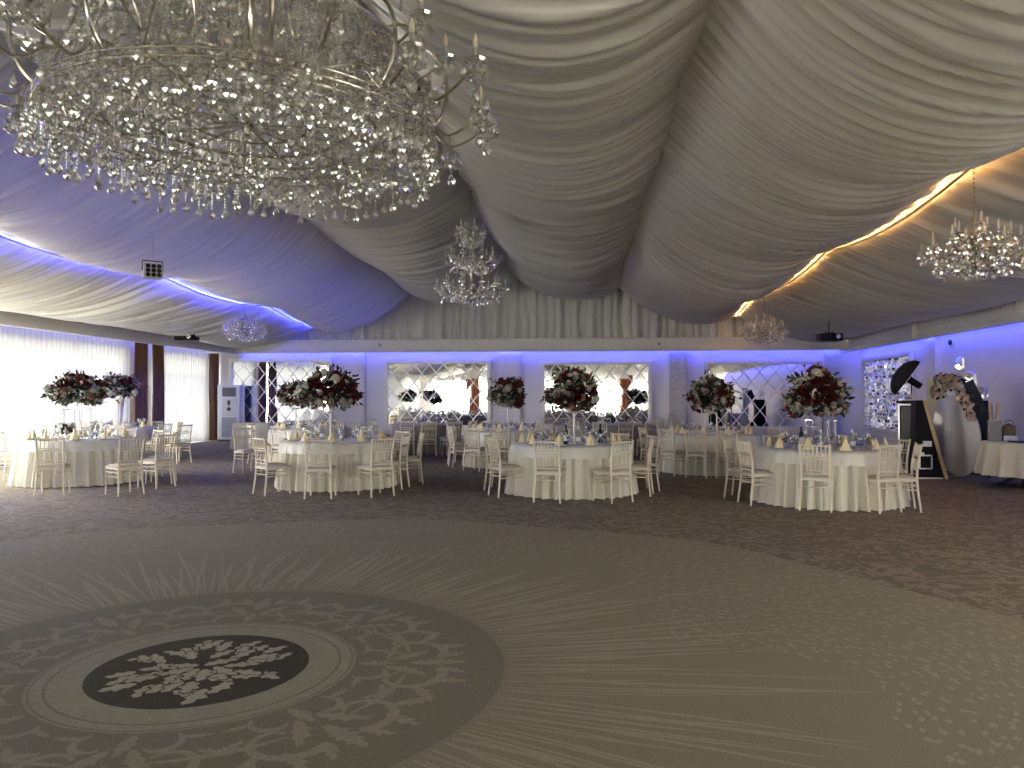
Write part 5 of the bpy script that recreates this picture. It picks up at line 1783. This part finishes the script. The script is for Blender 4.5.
# bags on the floor behind the draped table
for k, (px, py, w_, h_) in enumerate(((966, 473, .34, .34), (983, 475, .34, .40))):
    c = G(px, py)
    m = MB()
    def bg_(u_, v_, w_=w_, h_=h_):
        a_ = 2 * PI * u_
        z = h_ * v_
        q_ = (1 - .35 * v_ ** 2) * (1 if v_ < 1 else 0.0)
        return (w_ / 2 * math.copysign(abs(math.cos(a_)) ** .6, math.cos(a_)) * q_, .14 * math.copysign(abs(math.sin(a_)) ** .6, math.sin(a_)) * q_ + .015 * math.sin(5 * a_ + 9 * v_), z)
    m.grid(bg_, 28, 10)
    r = empty('carrier_bag', (c.x, c.y + .15, 0), 0, ('dark maroon patterned bag on the floor at the foot of the white disc', 'dark maroon patterned bag half hidden by the draped pedestal table')[k], 'bag', 'bags behind the pedestal table')
    m.build('body', 'maroon_bag', r)
    for s in (-1, 1): MB().tube([(-.1, s * .03, h_ * .95), (-.07, s * .035, h_ + .08), (.07, s * .035, h_ + .08), (.1, s * .03, h_ * .95)], .007, 6).build('handle', 'brown_bag', r)
# draped pedestal table
c = G(1008, 483.5)
px_, py_ = c.x, 13.25
pt = empty('pedestal_table', (px_, py_, 0), 0, 'round pedestal table with black cast feet under a white cloth by the side wall', 'table')
MB().lathe([(0, .70), (.60, .70), (.61, .71), (.60, .72), (0, .72)], 40).build('tabletop', 'wood', pt)
MB().lathe([(.05, .10), (.06, .16), (.035, .24), (.035, .60), (.07, .69), (.12, .70), (0, .70)], 18).build('column', 'dark_metal', pt)
for k in range(4):
    q_ = PI / 4 + k * PI / 2 + .2
    d_ = Vector((math.cos(q_), math.sin(q_), 0))
    MB().tube([d_ * .03 + Vector((0, 0, .20)), d_ * .16 + Vector((0, 0, .15)), d_ * .30 + Vector((0, 0, .05)), d_ * .40 + Vector((0, 0, .025))], [.035, .034, .03, .025], 8).build('leg', 'dark_metal', pt)
m = MB(); N = 240
prof = [(0, .732), (.3, .732), (.605, .731), (.622, .722), (.63, .70), (.655, .52), (.675, .34), (.69, .20)]
vs = []
for i, (q_, z) in enumerate(prof):
    for k in range(N):
        a_ = 2 * PI * k / N
        w_ = (.045 * math.sin(14 * a_ + .6 * math.sin(3 * a_)) + .012 * math.sin(29 * a_)) * max(0, (i - 3.5)) / 3.5
        vs.append(((q_ + w_) * math.cos(a_), (q_ + w_) * math.sin(a_), z))
m.add(vs, [(i * N + k, (i + 1) * N + k, (i + 1) * N + (k + 1) % N, i * N + (k + 1) % N) for i in range(len(prof) - 1) for k in range(N)])
o = m.build('tablecloth', 'cream_cloth', None, loc=(px_, py_, 0)); tag(o, 'white cloth hanging in folds from the pedestal table by the side wall', 'tablecloth')
tz = .7335
c = P(995.5, 440, 13.4)
r = empty('grey_box', (c.x, 13.42, tz), R(-22), 'flat-fronted grey box standing on the draped pedestal table', 'box')
MB().box((0, 0, .17), (.19, .09, .34)).build('body', 'box_grey', r, smooth=False)
MB().box((0, -.002, .345), (.196, .096, .012)).build('lid', 'ac_grey', r, smooth=False)
c = P(1009, 440, 13.4)
r = empty('handbag', (c.x, 13.4, tz), -.15, 'brown bag standing on the draped pedestal table', 'bag')
m = MB()
def hb(u_, v_):
    a_ = 2 * PI * u_
    q_ = 1 - .25 * v_ ** 2 if v_ < 1 else 0
    return (.11 * math.copysign(abs(math.cos(a_)) ** .5, math.cos(a_)) * q_, .06 * math.copysign(abs(math.sin(a_)) ** .5, math.sin(a_)) * q_, .30 * v_)
m.grid(hb, 24, 8); m.build('body', 'brown_bag', r)
m = MB(); m.box((0, -.062, .05), (.20, .012, .09)); m.build('pocket', 'ac_grey', r, smooth=False)
MB().tube([(-.06, 0, .29), (-.05, 0, .34), (.05, 0, .34), (.06, 0, .29)], .008, 6).build('handle', 'brown_bag', r)
c = P(1019, 441, 13.1)
r = empty('laptop', (c.x + .05, 13.1, tz), .25, 'closed black laptop lying on the draped pedestal table', 'laptop')
m = MB(); rbox(m, (0, 0, .008), (.34, .24, .016), .015); m.build('base', 'black_plastic', r)
m = MB(); rbox(m, (0, 0, .020), (.34, .24, .008), .015); m.build('lid', 'dark_metal', r)

# ------------------------------------------------------------------ picture settings
S.view_settings.view_transform = 'Standard'
S.view_settings.look = 'None'
S.view_settings.exposure = 1.38
S.view_settings.gamma = 1.0
S.view_settings.use_curve_mapping = False
S.cycles.use_denoising = True
S.cycles.max_bounces = 9
S.cycles.diffuse_bounces = 5
S.cycles.glossy_bounces = 5
S.cycles.transmission_bounces = 8
S.cycles.transparent_max_bounces = 12
S.cycles.caustics_reflective = False
S.cycles.caustics_refractive = False
S.cycles.sample_clamp_indirect = 6
